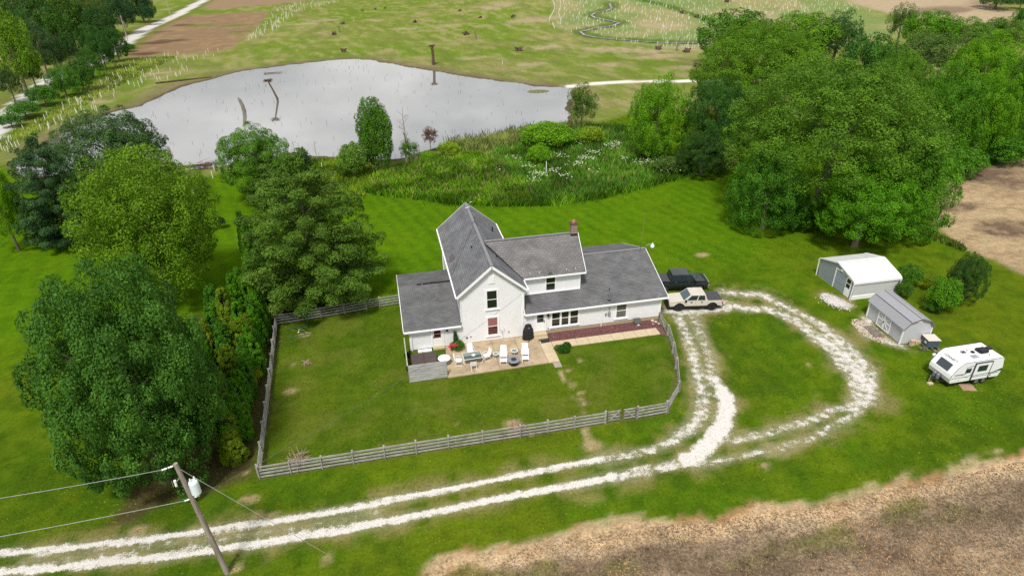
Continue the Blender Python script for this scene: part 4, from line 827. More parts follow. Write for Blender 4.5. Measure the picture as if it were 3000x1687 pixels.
# front wall of horizontal ribs
m = MB(); P = fin; z = 0.0
def ribbed(mb, o, u, n, poly, lap=.23, deep=.035):
    zt = max(p[1] for p in poly); z1 = min(p[1] for p in poly)
    while z1 < zt-.01:
        for f0, f1, k in ((0, .55, 0.0), (.55, 1.0, deep)):
            Q = clip_band(poly, z1+lap*f0, min(z1+lap*f1, zt))
            if len(Q) >= 3: mb.add([(o[0]+u[0]*a-n[0]*k, o[1]+u[1]*a-n[1]*k, o[2]+zz) for a, zz in Q], [tuple(range(len(Q)))])
        z1 += lap
ribbed(m, (0, 0, 0), (0, 1), (-1, 0), fin); m.add([(.06, y, z) for y, z in fin], [tuple(range(len(fin)))]); m.build('front_wall', METG, g)
m = MB(); ribbed(m, (GL, 0, 0), (0, 1), (1, 0), fin); m.build('back_wall', METG, g)
m = MB(); ribbed(m, (.05, .05, 0), (1, 0), (0, -1), [(0, .42), (GL-.1, .42), (GL-.1, EZ-.2), (0, EZ-.2)]); m.build('side_wall', METW, g); m = MB(); ribbed(m, (.05, GW-.05, 0), (1, 0), (0, 1), [(0, 0), (GL-.1, 0), (GL-.1, EZ-.2), (0, EZ-.2)]); m.build('side_wall', METW, g)
MB().box(.0, GL, .0, .06, -.1, .42).build('base_board', TRIM, g)
top = [(-.06, EZ-.32), (-.04, EZ-.12), (.10, EZ+.02), (.34, EZ+.14), (GW/2, AZ+.06), (GW-.34, EZ+.14), (GW-.10, EZ+.02), (GW+.04, EZ-.12), (GW+.06, EZ-.32)]
m = MB(); n = len(top); nr = 24
for i in range(nr):
    x0 = -.12+(GL+.24)*i/nr; x1 = -.12+(GL+.24)*(i+1)/nr; xm = x0+.03
    m.add([(x0, y, z+.012) for y, z in top]+[(xm, y, z+.012) for y, z in top], [(j, j+1, n+j+1, n+j) for j in range(n-1)])
    m.add([(xm, y, z) for y, z in top]+[(x1, y, z) for y, z in top], [(j, j+1, n+j+1, n+j) for j in range(n-1)])
m.build('roof', METW, g)
MB().bar((-.12, GW/2, AZ+.075), (GL+.12, GW/2, AZ+.075), .30, .02).build('ridge_cap', METW, g)
for x in (-.13, GL+.10):
    m = MB()
    for a, b in zip(top[:-1], top[1:]): m.bar((x, a[0], a[1]-.04), (x, b[0], b[1]-.04), .05, .15)
    m.bar((x, .03, 0), (x, -.02, EZ-.3), .05, .12); m.bar((x, GW-.03, 0), (x, GW+.02, EZ-.3), .05, .12)
    m.build('edge_trim', TRIM, g)
rd = MB(); 
for i in range(5): rd.box(-.03+(.012 if i % 2 else 0), .03, 1.27, 2.95, .05+i*.41, .05+(i+1)*.41-.015)
rd.build('roller_door', METG2, g)
MB().box(-.05, .0, 2.95, 3.08, 0, 2.2).build('door_post', TRIM, g); MB().box(-.05, .0, .42, 3.08, 2.2, 2.26).build('door_header', TRIM, g)
sd = MB().box(-.05, .0, .44, 1.22, .05, 2.12).build('side_door', TRIM, g)
MB().box(-.062, -.051, .54, 1.12, 1.55, 2.0).build('pane', GLASS, sd); MB().box(-.062, -.051, .54, 1.12, 1.0, 1.45).build('pane', GLASS, sd)
MB().box(-.12, -.0, 2.0, 2.3, 2.3, 2.46).build('door_lamp', TRIM, g)

# ------------------------------------------------------------------ barn shed
sh = empty('barn_shed', (44.86, 40.02, 0), R(-5.5), 'grey gambrel roof garden shed with white cross braced double doors', 'shed')
SHW = mat('shed_grey_siding', (.50, .51, .54), .7, var=.03, dirt=((.36, .36, .35), 1.2, .62)); SL, SD = 5.0, 2.75   # y along the front, x depth
def shed_wall(P, o, u, n):
    m = MB(); m.add([(o[0]+u[0]*a, o[1]+u[1]*a, z) for a, z in P]+[(o[0]+u[0]*a-n[0]*.05, o[1]+u[1]*a-n[1]*.05, z) for a, z in P], [tuple(range(len(P))), tuple(reversed(range(len(P), 2*len(P))))])
    x = 0; a1 = max(p[0] for p in P); w = m.build('wall', SHW, sh)
    g2 = MB()
    while x < a1:
        z = 1.7; g2.bar((o[0]+u[0]*x+n[0]*.003, o[1]+u[1]*x+n[1]*.003, .1), (o[0]+u[0]*x+n[0]*.003, o[1]+u[1]*x+n[1]*.003, z), .012); x += .3
    t = g2.build('groove', SHW, w); t['kind'] = 'stuff'
shed_wall([(0, .05), (SL, .05), (SL, 1.82), (0, 1.82)], (0, 0), (0, 1), (-1, 0)); shed_wall([(0, .05), (SL, .05), (SL, 1.82), (0, 1.82)], (SD, 0), (0, 1), (1, 0))
GP_ = [(0, .05), (SD, .05), (SD, 1.82), (SD-.42, 2.36), (SD/2, 2.68), (.42, 2.36), (0, 1.82)]
shed_wall(GP_, (0, 0), (1, 0), (0, -1)); shed_wall(GP_, (0, SL), (1, 0), (0, 1))
RS = mat('shed_roof_steel', (.36, .365, .39), .45, .2, var=.05); RSd = RS
def ribs(q, name='roof'):
    m = MB(); m.slab(q, .04); ob = m.build(name, RS, sh); mm = MB(); a, b, c, d = map(Vector, q); k = int((b-a).length/.23)
    for i in range(k+1): p = a.lerp(b, i/k); r = d.lerp(c, i/k); mm.bar(tuple(p+Vector((0, 0, .012))), tuple(r+Vector((0, 0, .012))), .03, .02)
    t = mm.build('rib', RS, ob); t['kind'] = 'stuff'
y0, y1 = -.2, SL+.2
ribs([(-.16, y0, 1.68), (-.16, y1, 1.68), (.40, y1, 2.42), (.40, y0, 2.42)]); ribs([(.401, y0, 2.42), (.401, y1, 2.42), (SD/2, y1, 2.76), (SD/2, y0, 2.76)])
ribs([(SD/2+.001, y0, 2.76), (SD/2+.001, y1, 2.76), (SD-.40, y1, 2.42), (SD-.40, y0, 2.42)]); ribs([(SD-.399, y0, 2.42), (SD-.399, y1, 2.42), (SD+.16, y1, 1.68), (SD+.16, y0, 1.68)])
MB().bar((SD/2, y0, 2.78), (SD/2, y1, 2.78), .24, .025).build('ridge_cap', mat('shed_cap', (.30, .30, .33), .5), sh)
MB().bar((.40, y0, 2.435), (.40, y1, 2.435), .05, .03).build('knee_flashing', DKM, sh)
for y in (y0-.015, y1+.015):
    m = MB()
    for a, b in (((-.16, 1.66), (.40, 2.40)), ((.40, 2.40), (SD/2, 2.74)), ((SD/2, 2.74), (SD-.4, 2.40)), ((SD-.4, 2.40), (SD+.16, 1.66))): m.bar((a[0], y, a[1]), (b[0], y, b[1]), .03, .07)
    m.build('rake_trim', mat('brown_trim', (.20, .16, .15), .6), sh)
for x, y in ((-.03, 0), (-.03, SL), (SD+.0, 0), (SD, SL)): MB().box(x-.03, x+.06, y-.06, y+.06, .03, 1.72).build('corner_board', TRIM, sh)
MB().box(SD/2-.3, SD/2+.15, -.06, -.01, 2.28, 2.42).build('gable_vent', TRIM, sh)
def shed_door(a, b, s):
    d = MB().box(-.045, -.005, a+.01, b-.01, .08, 1.74).build('door', SHW, sh)
    x = -.06; zs_ = (.08, .92, 1.66)
    for z in (.12, 1.70): MB().bar((x, a, z), (x, b, z), .03, .09).build('door_rail', TRIM, d)
    MB().bar((x, a+.10, .91), (x, b-.10, .91), .026, .07).build('door_rail', TRIM, d)
    for y in (a+.05, b-.05): MB().box(x-.017, x+.013, y-.05, y+.05, .08, 1.74).build('door_stile', TRIM, d)
    for p, q in ((((a+.1), .15), ((b-.1), .88)), ((a+.1, 1.66), (b-.1, .95))) if s > 0 else (((b-.1, .15), (a+.1, .88)), ((b-.1, 1.66), (a+.1, .95))): MB().bar((x-.003, p[0], p[1]), (x-.003, q[0], q[1]), .022, .06).build('brace', TRIM, d)
    MB().box(x-.05, x-.02, (b-.06 if s > 0 else a+.02), (b-.02 if s > 0 else a+.06), .8, .98).build('hinge', DKM, d)
shed_door(1.58, 2.52, 1); shed_door(2.54, 3.48, -1)
rp = empty('shed_ramp', (44.05, 42.35, 0), R(-5.5), 'low brown plank ramp in front of the shed doors', 'ramp')
for i in range(11): MB().box(-.5, .5, -1.0+i*.18, -1.0+i*.18+.165, .04, .10).build('plank', WOODD, rp)
# white rubble apron by shed, gravel pile, blocks, cooler, rubble
rocks('gravel_chips', 900, lambda r: (lambda a, d: (43.75+d*math.cos(a)*1.0, 42.6+d*math.sin(a)*2.2))(r.uniform(0, 6.28), r.uniform(0, 1)**.6), .04, .11, PALES, .02, 5)
gp = MB(); Rg = random.Random(4)
ring = 18
for k, (rr2, zz) in enumerate(((1.0, 0.0), (.8, .12), (.5, .24), (.2, .30))):
    pass
rocks('gravel_pile', 1900, lambda r: (lambda a, d: (44.15+d*math.cos(a)*1.05-d*math.sin(a)*.35, 48.0+d*math.sin(a)*1.35))(r.uniform(0, 6.28), abs(r.normal(0, .48))), .04, .12, mat('white_gravel', (.52, .49, .46), .9, var=.35, scale=12), .05, 6)['label'] = 'pile of white gravel on the grass in front of the metal garage'
GF = mat('tan_block_stack', (.55, .42, .28), .9, var=.15, bump=.3)
for i, (dx, dy, z, rz, lab) in enumerate(((1.0, -.32, 0, 0, 'tan block at the bottom left of the stack beside the shed'), (1.0, -.30, .21, 5, 'middle tan block of the left stack beside the shed'), (1.0, -.33, .42, -4, 'topmost tan block of the left stack beside the shed'), (1.55, -.22, 0, 8, 'tan block at the bottom of the middle pair by the shed'), (1.55, -.24, .21, -12, 'upper tan block of the middle pair by the shed'), (2.05, -.1, .0, 20, 'tilted tan block at the right of the stacks by the shed'), (2.1, -.08, .21, 38, 'angled tan block lying on the right hand block'))):
    p = Matrix.Rotation(R(-5.5), 3, 'Z') @ Vector((dx, dy, 0)); o = MB().box(-.22, .22, -.12, .12, 0, .2).build('concrete_block', GF, None, (44.86+p.x, 40.02+p.y, z), bevel=.01); o.rotation_euler = (0, 0, R(rz)); tag(o, lab, 'block', 'tan blocks stacked by the shed')
cx_, cy_ = G(2722, 1020)
co = empty('equipment_cabinet', (cx_+.15, cy_+.25, 0), R(-12), 'blue grey metal cabinet with a pale lid on rubble beside the shed', 'cabinet')
MB().box(-.52, .52, -.5, .5, .22, .95).build('cabinet_body', mat('slate_blue', (.075, .105, .135), .5, var=.1), co); MB().box(-.58, .58, -.56, .56, .952, 1.0).build('lid', mat('pale_lid', (.62, .56, .50), .7, var=.1), co); MB().box(-.535, -.52, -.3, .0, .5, .72).build('label_plate', TRIM, co)
for i in range(3): MB().bar((-.5+i*.5, -.7, .12), (-.5+i*.5, .6, .12), .12, .1).build('skid', WOODD, co)
for i, (x, y, s) in enumerate(((-.2, -1.0, .16), (.15, -1.05, .13), (.4, -.95, .15), (-.05, -1.3, .12))):
    o = MB().lathe((0, 0, 0), [(s*.8, 0), (s*1.2, s*.5), (s*.5, s)], 7).build('rubble_stone', mat('brown_rubble', (.22, .17, .14), .9, var=.3), None, (cx_+.3+x, cy_+.2+y*.8, 0)); tag(o, ['left brown stone in front of the blue grey cabinet', 'middle brown stone in front of the blue grey cabinet', 'right brown stone in front of the blue grey cabinet', 'foremost brown stone before the blue grey cabinet'][i], 'stone', 'brown stones by the cabinet')
brush(cx_-.9, cy_-.1, .5, 12, 'grey boards and sticks leaning between shed and cabinet', 8, .3, WOODD, 'sticks')
bx, by = G(2795, 1052)
bt = empty('tipped_bin', (bx, by, 0), R(8), 'black rectangular bin tipped up on a dark frame behind the trailer', 'bin')
MB().box(-.30, .30, -.16, .16, .1, 1.25, Matrix.Rotation(R(-16), 3, 'X')).build('bin_tray', DKG, bt, bevel=.05); MB().box(-.24, .24, -.19, -.15, .2, 1.15, Matrix.Rotation(R(-16), 3, 'X')).build('tray_face', mat('bin_face', (.05, .045, .04), .7, var=.4), bt); MB().bar((-2.1, -.35, .12), (.1, -.15, .2), .10, .06).build('tow_bar', DKM, bt)
bx, by = G(2728, 1040); o = MB().lathe((0, 0, 0), [(.05, 0), (.14, .08), (.16, .2), (.03, .42)], 9).build('white_jug', TRIM, None, (bx+.1, by, 0)); o.rotation_euler = (R(60), 0, R(40)); tag(o, 'small white jug lying on the grass near the trailer', 'jug')

# ------------------------------------------------------------------ pickup trucks
def arch(cx, r, n=8): return [(cx+r*math.cos(math.pi*i/n), r*math.sin(math.pi*i/n)) for i in range(n+1)]
CAR_G = glass_mat('car_glass', (.02, .035, .04), .04); TEAL = glass_mat('windscreen_glass', (.05, .10, .11), .04)
RED = mat('tail_red', (.45, .015, .015), .3); LAMP = mat('lamp_clear', (.75, .75, .72), .2); CHROME = mat('chrome', (.7, .7, .72), .15, .9, var=.02)
def pickup(loc, rz, label, paint, cover, L, W, wb, fo, hood, roof, wheel_r, rimm, flare, gr_m, gname, handle=None):
    """local +x is forwards; origin on the ground midway between the axles"""
    t = empty('pickup_truck', loc, rz, label, 'pickup truck', 'pickup trucks parked by the house')
    xf, xr = wb/2, -wb/2; fe = xf+fo; re_ = fe-L; zb = .52; w = W/2; ra = wheel_r+.10; zc = wheel_r-.02
    # side panels with wheel arches, as one body shell with a narrower top
    pl = [(re_, zb)]
    for a, z in arch(xr, -ra): pl.append((a, zc+(-z)))
    for a, z in arch(xf, -ra): pl.append((a, zc+(-z)))
    pl = [p for p in pl if p[1] > zb-.001]
    pl = [(re_, zb)]+[p for p in pl[1:]]+[(fe, zb)]
    cowl = xf-.42; bedf = xr+.52
    up = [(fe, hood-.18), (fe-.10, hood-.04), (fe-.45, hood), (cowl, hood+.06), (bedf, hood+.05), (re_+.02, hood+.05)]
    poly = pl+up; n = len(poly); m = MB()
    def wof(x, z): return w*(1-.10*max(0, (x-(fe-.9))/.9)**2)*(1-.035*max(0, (z-.8)/.4))
    vs = [(x, s*wof(x, z), z) for s in (1, -1) for x, z in poly]
    m.add(vs, [tuple(range(n)), tuple(reversed(range(n, 2*n)))]+[(k, n+k, n+(k+1) % n, (k+1) % n) for k in range(n)])
    b = m.build('body', paint, t, bevel=.025)
    # cab
    ws0, ws1, rw0, rw1 = cowl+.02, cowl-.72, bedf+.02, bedf+.22
    zt = roof; z0 = hood+.04; wt = w-.20; w0 = w-.05
    m = MB(); vs = [(ws0, w0-.03, z0), (rw0, w0, z0), (rw0, -w0, z0), (ws0, -w0+.03, z0), (ws1, wt, zt-.04), (rw1, wt, zt-.05), (rw1, -wt, zt-.05), (ws1, -wt, zt-.04), ((ws1+rw1)/2, wt-.06, zt), ((ws1+rw1)/2, -wt+.06, zt)]
    m.add(vs, [(0, 1, 5, 4), (3, 7, 6, 2), (0, 4, 7, 3), (1, 2, 6, 5), (4, 5, 8), (7, 9, 6), (4, 8, 9, 7), (5, 6, 9, 8), (0, 3, 2, 1)])
    m.build('cab', paint, t, bevel=.03)
    def on(a, bq, c, d, u0, u1, v0, v1, e):
        a, bq, c, d = map(Vector, (a, bq, c, d)); P = lambda u, v: (a*(1-u)+bq*u)*(1-v)+(d*(1-u)+c*u)*v
        nrm = (bq-a).cross(d-a).normalized()*e; nrm = nrm if nrm.dot((a+c)/2-Vector(((ws0+rw0)/2, 0, (z0+zt)/2))) > 0 else -nrm; return [tuple(P(u, v)+nrm) for u, v in ((u0, v0), (u1, v0), (u1, v1), (u0, v1))]
    V = vs
    m = MB().add(on(V[3], V[0], V[4], V[7], .07, .93, .06, .93, .012), [(0, 1, 2, 3)]); m.add(on(V[3], V[0], V[4], V[7], .07, .93, .06, .93, .004), [(3, 2, 1, 0)]); m.build('windscreen', TEAL, t)
    m = MB().add(on(V[1], V[2], V[6], V[5], .10, .90, .2, .9, .012), [(0, 1, 2, 3)]); m.build('rear_window', CAR_G, t)
    for sgn in (1, -1):
        A, B_, C_, D_ = (V[1], V[0], V[4], V[5]) if sgn > 0 else (V[3], V[2], V[6], V[7])
        if sgn > 0: spans = ((.08, .42), (.47, .90))
        else: spans = ((.10, .53), (.58, .92))
        for u0, u1 in spans:
            q = on(A, B_, C_, D_, u0, u1, .12, .86, .012); MB().add(q, [(0, 1, 2, 3)]).build('side_window', CAR_G, t)
        y = sgn*(w-.005)
        for xx in ((ws0+ws1)/2-.42, rw0+.55): MB().box(xx-.09, xx+.09, y-.02 if sgn < 0 else y-.03, y+.03 if sgn > 0 else y+.02, hood-.10, hood-.05).build('door_handle', handle or DKG, t)
        for xx in (ws0-.05, (ws0+rw0)/2-.02, rw0+.02): MB().box(xx-.006, xx+.006, y-.012, y+.004, .62, hood).build('door_seam', DKG, t)
        mi = MB().box(ws0-.28, ws0-.10, sgn*(w+.06)-.11, sgn*(w+.06)+.11, hood+.04, hood+.24).build('mirror', DKG, t, bevel=.03)
        MB().bar((xr+.55, y*.97, .43), (xf-.55, y*.97, .43), .10, .05).build('running_board', DKG, t)
        for cx in (xf, xr):
            wh = empty_part('wheel', t, (cx, sgn*(w-.13), wheel_r))
            ty = MB().tube([(0, -.13, 0), (0, -.10, 0), (0, .10, 0), (0, .13, 0)], [wheel_r-.04, wheel_r, wheel_r, wheel_r-.04], 20).build('tyre', RUBBER, wh)
            rm = MB().tube([(0, sgn*.10, 0), (0, sgn*.136, 0)], [wheel_r*.62, wheel_r*.58], 16)
            rm.build('rim', DKG if rimm is DKG else DKM, wh)
            sp = MB()
            for k in range(6):
                a = k*math.pi/3; sp.bar((.05*math.cos(a), sgn*.14, .05*math.sin(a)), (wheel_r*.56*math.cos(a), sgn*.142, wheel_r*.56*math.sin(a)), .06, .04)
            sp.build('spokes', rimm, wh)
            fl = MB(); pts = arch(cx, ra+.02, 12)
            for p, q in zip(pts[:-1], pts[1:]): fl.bar((p[0], sgn*(w+.01), zc+p[1]), (q[0], sgn*(w+.01), zc+q[1]), .10, .07)
            fl.build('wheel_flare', flare, t)
        MB().box(re_-.015, re_+.09, y-.05 if sgn > 0 else y-.015, y+.015 if sgn > 0 else y+.05, hood-.34, hood-.02).build('tail_light', RED, t)
        MB().box(fe-.16, fe+.005, sgn*(w-.32)-.16, sgn*(w-.32)+.16, hood-.26, hood-.12).build('headlight', LAMP, t)
    MB().box(re_+.06, bedf-.06, -w+.09, w-.09, hood+.055, hood+.095).build('bed_cover', cover, t, bevel=.015)
    MB().box(fe-.03, fe+.05, -w*.72, w*.72, hood-.42, hood-.12).build('grille', gr_m, t); MB().box(fe-.08, fe+.12, -w+.05, w-.05, .42, .68).build('front_bumper', gr_m, t, bevel=.03)
    MB().box(re_-.14, re_+.03, -w+.06, w-.06, .42, .64).build('rear_bumper', DKG, t, bevel=.03)
    MB().box(re_+.1, fe-.1, -w+.2, w-.2, .30, .55).build('chassis', DKG, t)
    return t
def empty_part(name, parent, loc):
    o = bpy.data.objects.new(name, None); COL.objects.link(o); o.parent = parent; o.location = loc; o.empty_display_size = .1; return o
COVER = mat('grey_tonneau', (.055, .055, .065), .75, var=.1)
TAN = mat('sand_paint', (.58, .53, .46), .3, var=.02); BLK = mat('graphite_paint', (.022, .026, .028), .22, var=.03)
for mm in (TAN, BLK): mm.node_tree.nodes['Principled BSDF'].inputs['Coat Weight'].default_value = .6
pickup((29.50, 50.72, 0), R(180-10), 'sand coloured crew cab pickup truck with black wheels, nose to the house', TAN, COVER, 5.41, 1.92, 3.34, 1.02, 1.10, 1.83, .42, DKG, DKG, DKG, 'g')
pickup((29.95, 54.75, 0), R(-10), 'black crew cab pickup truck with chrome handles, tail to the house', BLK, COVER, 5.85, 2.02, 3.68, .97, 1.18, 1.95, .42, CHROME, mat('dark_flare', (.03, .035, .035), .6), CHROME, 'g', CHROME)

# ------------------------------------------------------------------ travel trailer
tr = empty('travel_trailer', (46.65, 33.45, 0), R(0), 'white travel trailer with dark windows and black roof units parked on the lawn', 'trailer')
TW = mat('trailer_white', (.84, .85, .85), .3, var=.02); TWd = mat('graphite_graphic', (.05, .05, .055), .4)
W = 2.25; pts = [(-2.72, .55), (2.0, .55), (2.12, .95), (2.18, 1.5), (1.95, 2.42), (1.8, 2.50), (-1.75, 2.50), (-1.95, 2.46), (-2.35, 2.1), (-2.78, 1.35), (-2.84, 1.0)]
body = MB().extrude(pts, (0, 0, 0), (1, 0, 0), (0, 0, 1), (0, 1, 0), W).build('body', TW, tr, bevel=.03)
def plate(a, b, z0, z1, name, mt, y=-.012, parent=None, th=.012): return MB().box(a, b, y, y+th, z0, z1).build(name, mt, parent or tr)
so = MB().box(-.80, .78, -.10, .2, .66, 2.30).build('slide_out', TW, tr, bevel=.02)
for a, b, z0, z1 in ((-.84, -.80, .62, 2.34), (.78, .82, .62, 2.34), (-.84, .82, 2.30, 2.35)): MB().box(a, b, -.115, .0, z0, z1).build('slide_trim', TWd, tr)
MB().box(-.50, .42, -.112, -.102, 1.48, 2.06).build('window', CAR_G, so); plate(-1.55, -1.02, 1.42, 1.86, 'window', CAR_G)
fa = Vector((-2.35, 0, 2.1)); fb = Vector((-2.78, 0, 1.35)); nf = Vector((-(fa.z-fb.z), 0, (fa.x-fb.x))).normalized(); nf = nf if nf.x < 0 else -nf
def front_q(u0, u1, t0, t1, e): return [tuple(fb.lerp(fa, t)+nf*e+Vector((0, u, 0))) for u, t in ((u0, t0), (u0, t1), (u1, t1), (u1, t0))]
m = MB(); m.add(front_q(.55, 1.75, .12, .92, .035)+front_q(.55, 1.75, .12, .92, .0), [(0, 1, 2, 3), (7, 6, 5, 4), (0, 4, 5, 1), (1, 5, 6, 2), (2, 6, 7, 3), (3, 7, 4, 0)]); m.build('front_window', glass_mat('front_glass', (.03, .045, .055), .1), tr)
MB().box(-2.70, -1.9, .03, W-.03, .38, .56).build('front_skirt', DKG, tr)
MB().box(-1.9, 1.9, .08, W-.08, .42, .56).build('chassis', DKG, tr)
m = MB()
for a, b in zip(pts[5:], pts[6:]): m.bar((a[0], W+.005, a[1]), (b[0], W+.005, b[1]), .03, .05)
m.build('far_edge_trim', TWd, tr)
m = MB()
for a, b in zip(pts[4:], pts[5:]): m.bar((a[0], -.006, a[1]-.01), (b[0], -.006, b[1]-.01), .02, .03)
m.build('near_edge_trim', GREYM, tr)
def stripe(ps, wd=.035, mt=TWd):
    m = MB()
    for a, b in zip(ps[:-1], ps[1:]): m.bar((a[0], -.014, a[1]), (b[0], -.014, b[1]), .012, wd)
    m.build('stripe', mt, tr)
stripe([(-2.7, 1.02), (-1.2, 1.06)]); stripe([(-1.3, .92), (-1.0, 1.12), (-.86, 1.18)]); stripe([(.84, 1.02), (1.5, 1.12), (2.14, 1.3)], .06); stripe([(.84, .95), (1.9, 1.02)]); stripe([(-1.6, 1.98), (-.9, 2.08)])
m = MB().add([(1.25, -.014, 1.12), (2.15, -.014, 1.42), (2.1, -.014, 1.15)], [(0, 1, 2)]); m.build('corner_graphic', TWd, tr)
so2 = MB()
for a, b in (((-.8, 1.12), (.76, 1.2)), ((-.8, 1.0), (.76, 1.02))): so2.bar((a[0], -.112, a[1]), (b[0], -.112, b[1]), .012, .03)
so2.build('stripe', TWd, so); plate(-2.62, -1.9, .68, .92, 'storage_hatch', mat('hatch_white', (.78, .79, .79), .4)); plate(-1.98, -1.9, .76, .82, 'latch', DKG, -.02)
def text(s, size, M, name='lettering', mt=TWd, ext=.006):
    c = bpy.data.curves.new(name, 'FONT'); c.body = s; c.size = size; c.extrude = ext; c.align_x = 'CENTER'; c.align_y = 'CENTER'; o = bpy.data.objects.new(name, c); COL.objects.link(o)
    me = bpy.data.meshes.new_from_object(o); bpy.data.objects.remove(o); o = bpy.data.objects.new(name, me); COL.objects.link(o); me.materials.clear(); me.materials.append(mt); o.parent = tr; o.matrix_local = M; return o
up_ = (fa-fb).normalized(); tcen = fa+up_*.18+nf*.04+Vector((0, .95, 0))
xax = Vector((0, -1, 0)); zax = nf; yax = zax.cross(xax); 
if yax.z < 0: yax = -yax
fc = Vector((-2.15, 1.12, 2.28)); n2 = Vector((-.36, 0, .40)).normalized(); y2 = Vector((.40, 0, .36)).normalized(); x2 = y2.cross(n2)
M = Matrix(((x2.x, y2.x, n2.x, fc.x+n2.x*.03), (x2.y, y2.y, n2.y, fc.y), (x2.z, y2.z, n2.z, fc.z+n2.z*.03), (0, 0, 0, 1))); text('CONNECT', .27, M)
M = Matrix(((1, 0, 0, -1.98), (0, 0, -1, -.012), (0, 1, 0, 1.32), (0, 0, 0, 1))); text('CONNECT', .22, M)
M = Matrix(((1, 0, 0, 1.12), (0, 0, -1, -.012), (0, 1, 0, .80), (0, 0, 0, 1))); text('SE', .20, M)
ac = MB().box(-.42, .42, -.35, .35, 0, .26).build('air_conditioner', DKG, tr, (.72, 1.1, 2.5), bevel=.07); 
MB().box(-.25, .25, -.2, .2, 0, .16).build('roof_vent', DKM, tr, (1.95-.35, 1.3, 2.5), bevel=.05)
MB().box(-.14, .14, -.14, .14, 0, .12).build('roof_vent', DKG, tr, (-.12, 1.15, 2.5), bevel=.03); MB().box(-.2, .2, -.15, .15, 0, .05).build('roof_hatch', mat('smoke_hatch', (.05, .08, .08), .3), tr, (-.85, 1.35, 2.5))
MB().box(-.32, .32, -.22, .22, 0, .03).build('solar_panel', mat('panel_grey', (.30, .31, .34), .3), tr, (-.45, .62, 2.502))
for x, y in ((-.35, 1.5), (.95, .55), (1.15, 1.5)): MB().box(-.04, .04, -.04, .04, 0, .06).build('plumbing_vent', DKM, tr, (x, y, 2.5))
for cx in (.02, .72):
    for y, s in ((.12, -1), (W-.12, 1)):
        wh = empty_part('wheel', tr, (cx, y, .31)); MB().tube([(0, -.10, 0), (0, .10, 0)], .31, 18).build('tyre', RUBBER, wh); MB().tube([(0, s*.095, 0), (0, s*.115, 0)], [.19, .15], 14).build('rim', CHROME, wh)
MB().box(-.34, 1.08, -.02, .05, .50, .68).build('fender', DKG, tr)
for s in (-1, 1): MB().bar((-2.4, W/2+s*.8, .45), (-3.55, W/2+s*.06, .45), .08, .1).build('drawbar', DKG, tr)
MB().tube([(-3.55, W/2, .0), (-3.55, W/2, .75)], .04, 6).build('jack', GREYM, tr)
for s in (-1, 1): MB().lathe((-3.05, W/2+s*.18, .5), [(.14, 0), (.15, .1), (.15, .4), (.06, .5)], 10).build('gas_bottle', mat('bottle_grey', (.16, .16, .18), .5), tr)
o = MB().box(-.22, .22, -.14, .14, 0, .14).build('timber_block', GF, None, (43.05, 34.35, 0)); tag(o, 'tan timber block under the hitch of the trailer', 'block')
o = MB().box(-.55, .55, -.42, .42, 0, .04).build('plywood_sheet', mat('plywood', (.33, .22, .15), .8, var=.15), None, (*G(2834, 1135), .0)); o.rotation_euler = (0, 0, R(-18)); tag(o, 'brown plywood sheet lying on the grass beside the trailer wheels', 'sheet')

# ------------------------------------------------------------------ utility pole and cables
px0 = Vector((-11.86, 28.22, 0)); ptop = Vector((-12.55, 28.26, 9.02))
up1 = empty('utility_pole', px0, 0, 'tall leaning wooden utility pole with white transformer beside the gravel driveway', 'utility pole'); L0 = lambda v: Vector(v)-px0
POLEW = wood_mat('pole_wood', (.17, .13, .10), (.34, .29, .24), 2, (3, 3, .4))
ax = (ptop-px0)
MB().tube([(0, 0, -.3), tuple(ax*.5), tuple(ax)], [.17, .145, .115], 12).build('pole_shaft', POLEW, up1)
pt = lambda z: ax*(z/9.02)
tz = pt(7.25)+Vector((.42, -.05, 0))
tk = MB().lathe(tuple(tz+Vector((0, 0, -.5))), [(.22, 0), (.25, .04), (.25, .82), (.22, .9), (.12, .96)], 16).build('transformer', mat('transformer_white', (.74, .82, .84), .35, var=.03), up1, smooth=False)
for dx, dy in ((-.08, -.08), (.1, .05)): MB().lathe(tuple(tz+Vector((dx, dy, .44))), [(.05, 0), (.035, .1), (.05, .12), (.03, .24)], 8).build('bushing', TRIM, tk)
MB().bar(tuple(pt(7.2)), tuple(tz), .08, .12).build('bracket', GREYM, up1); MB().bar(tuple(pt(6.9)), tuple(tz+Vector((0, 0, -.3))), .08, .1).build('bracket', GREYM, up1)
cu = MB().tube([tuple(pt(8.1)), tuple(pt(7.85)+Vector((-.3, -.1, .0))), tuple(pt(7.8)+Vector((-.42, -.1, .12)))], .025, 5).build('cutout_arm', GREYM, up1)
MB().tube([tuple(pt(7.55)+Vector((-.40, -.1, .0))), tuple(pt(7.95)+Vector((-.36, -.1, .0)))], .07, 8).build('cutout_fuse', TRIM, up1); MB().tube([tuple(pt(7.5)+Vector((-.56, -.1, .02))), tuple(pt(7.9)+Vector((-.52, -.1, .02)))], .02, 6).build('fuse_link', mat('copper_brown', (.3, .15, .1), .5), up1)
def insulator(v, d):
    d = Vector(d).normalized(); MB().tube([tuple(v), tuple(v+d*.12), tuple(v+d*.14), tuple(v+d*.26)], [.03, .07, .03, .06], 8).build('insulator', TRIM, up1)
wdir = Vector((-1, -.36, 0))
insulator(pt(8.92)+wdir*.12, wdir); insulator(pt(8.92)+wdir*.40, wdir); insulator(pt(6.4)+wdir*.1, wdir); insulator(pt(6.4)-wdir*.12, -wdir)
for z in (5.0, 4.2): MB().tube([tuple(pt(z)+Vector((-.2, 0, 0))), tuple(pt(z)+Vector((.2, 0, 0)))], .015, 5).build('bolt', GREYM, up1)
WIRE = mat('wire_pale', (.42, .42, .40), .5, .3)
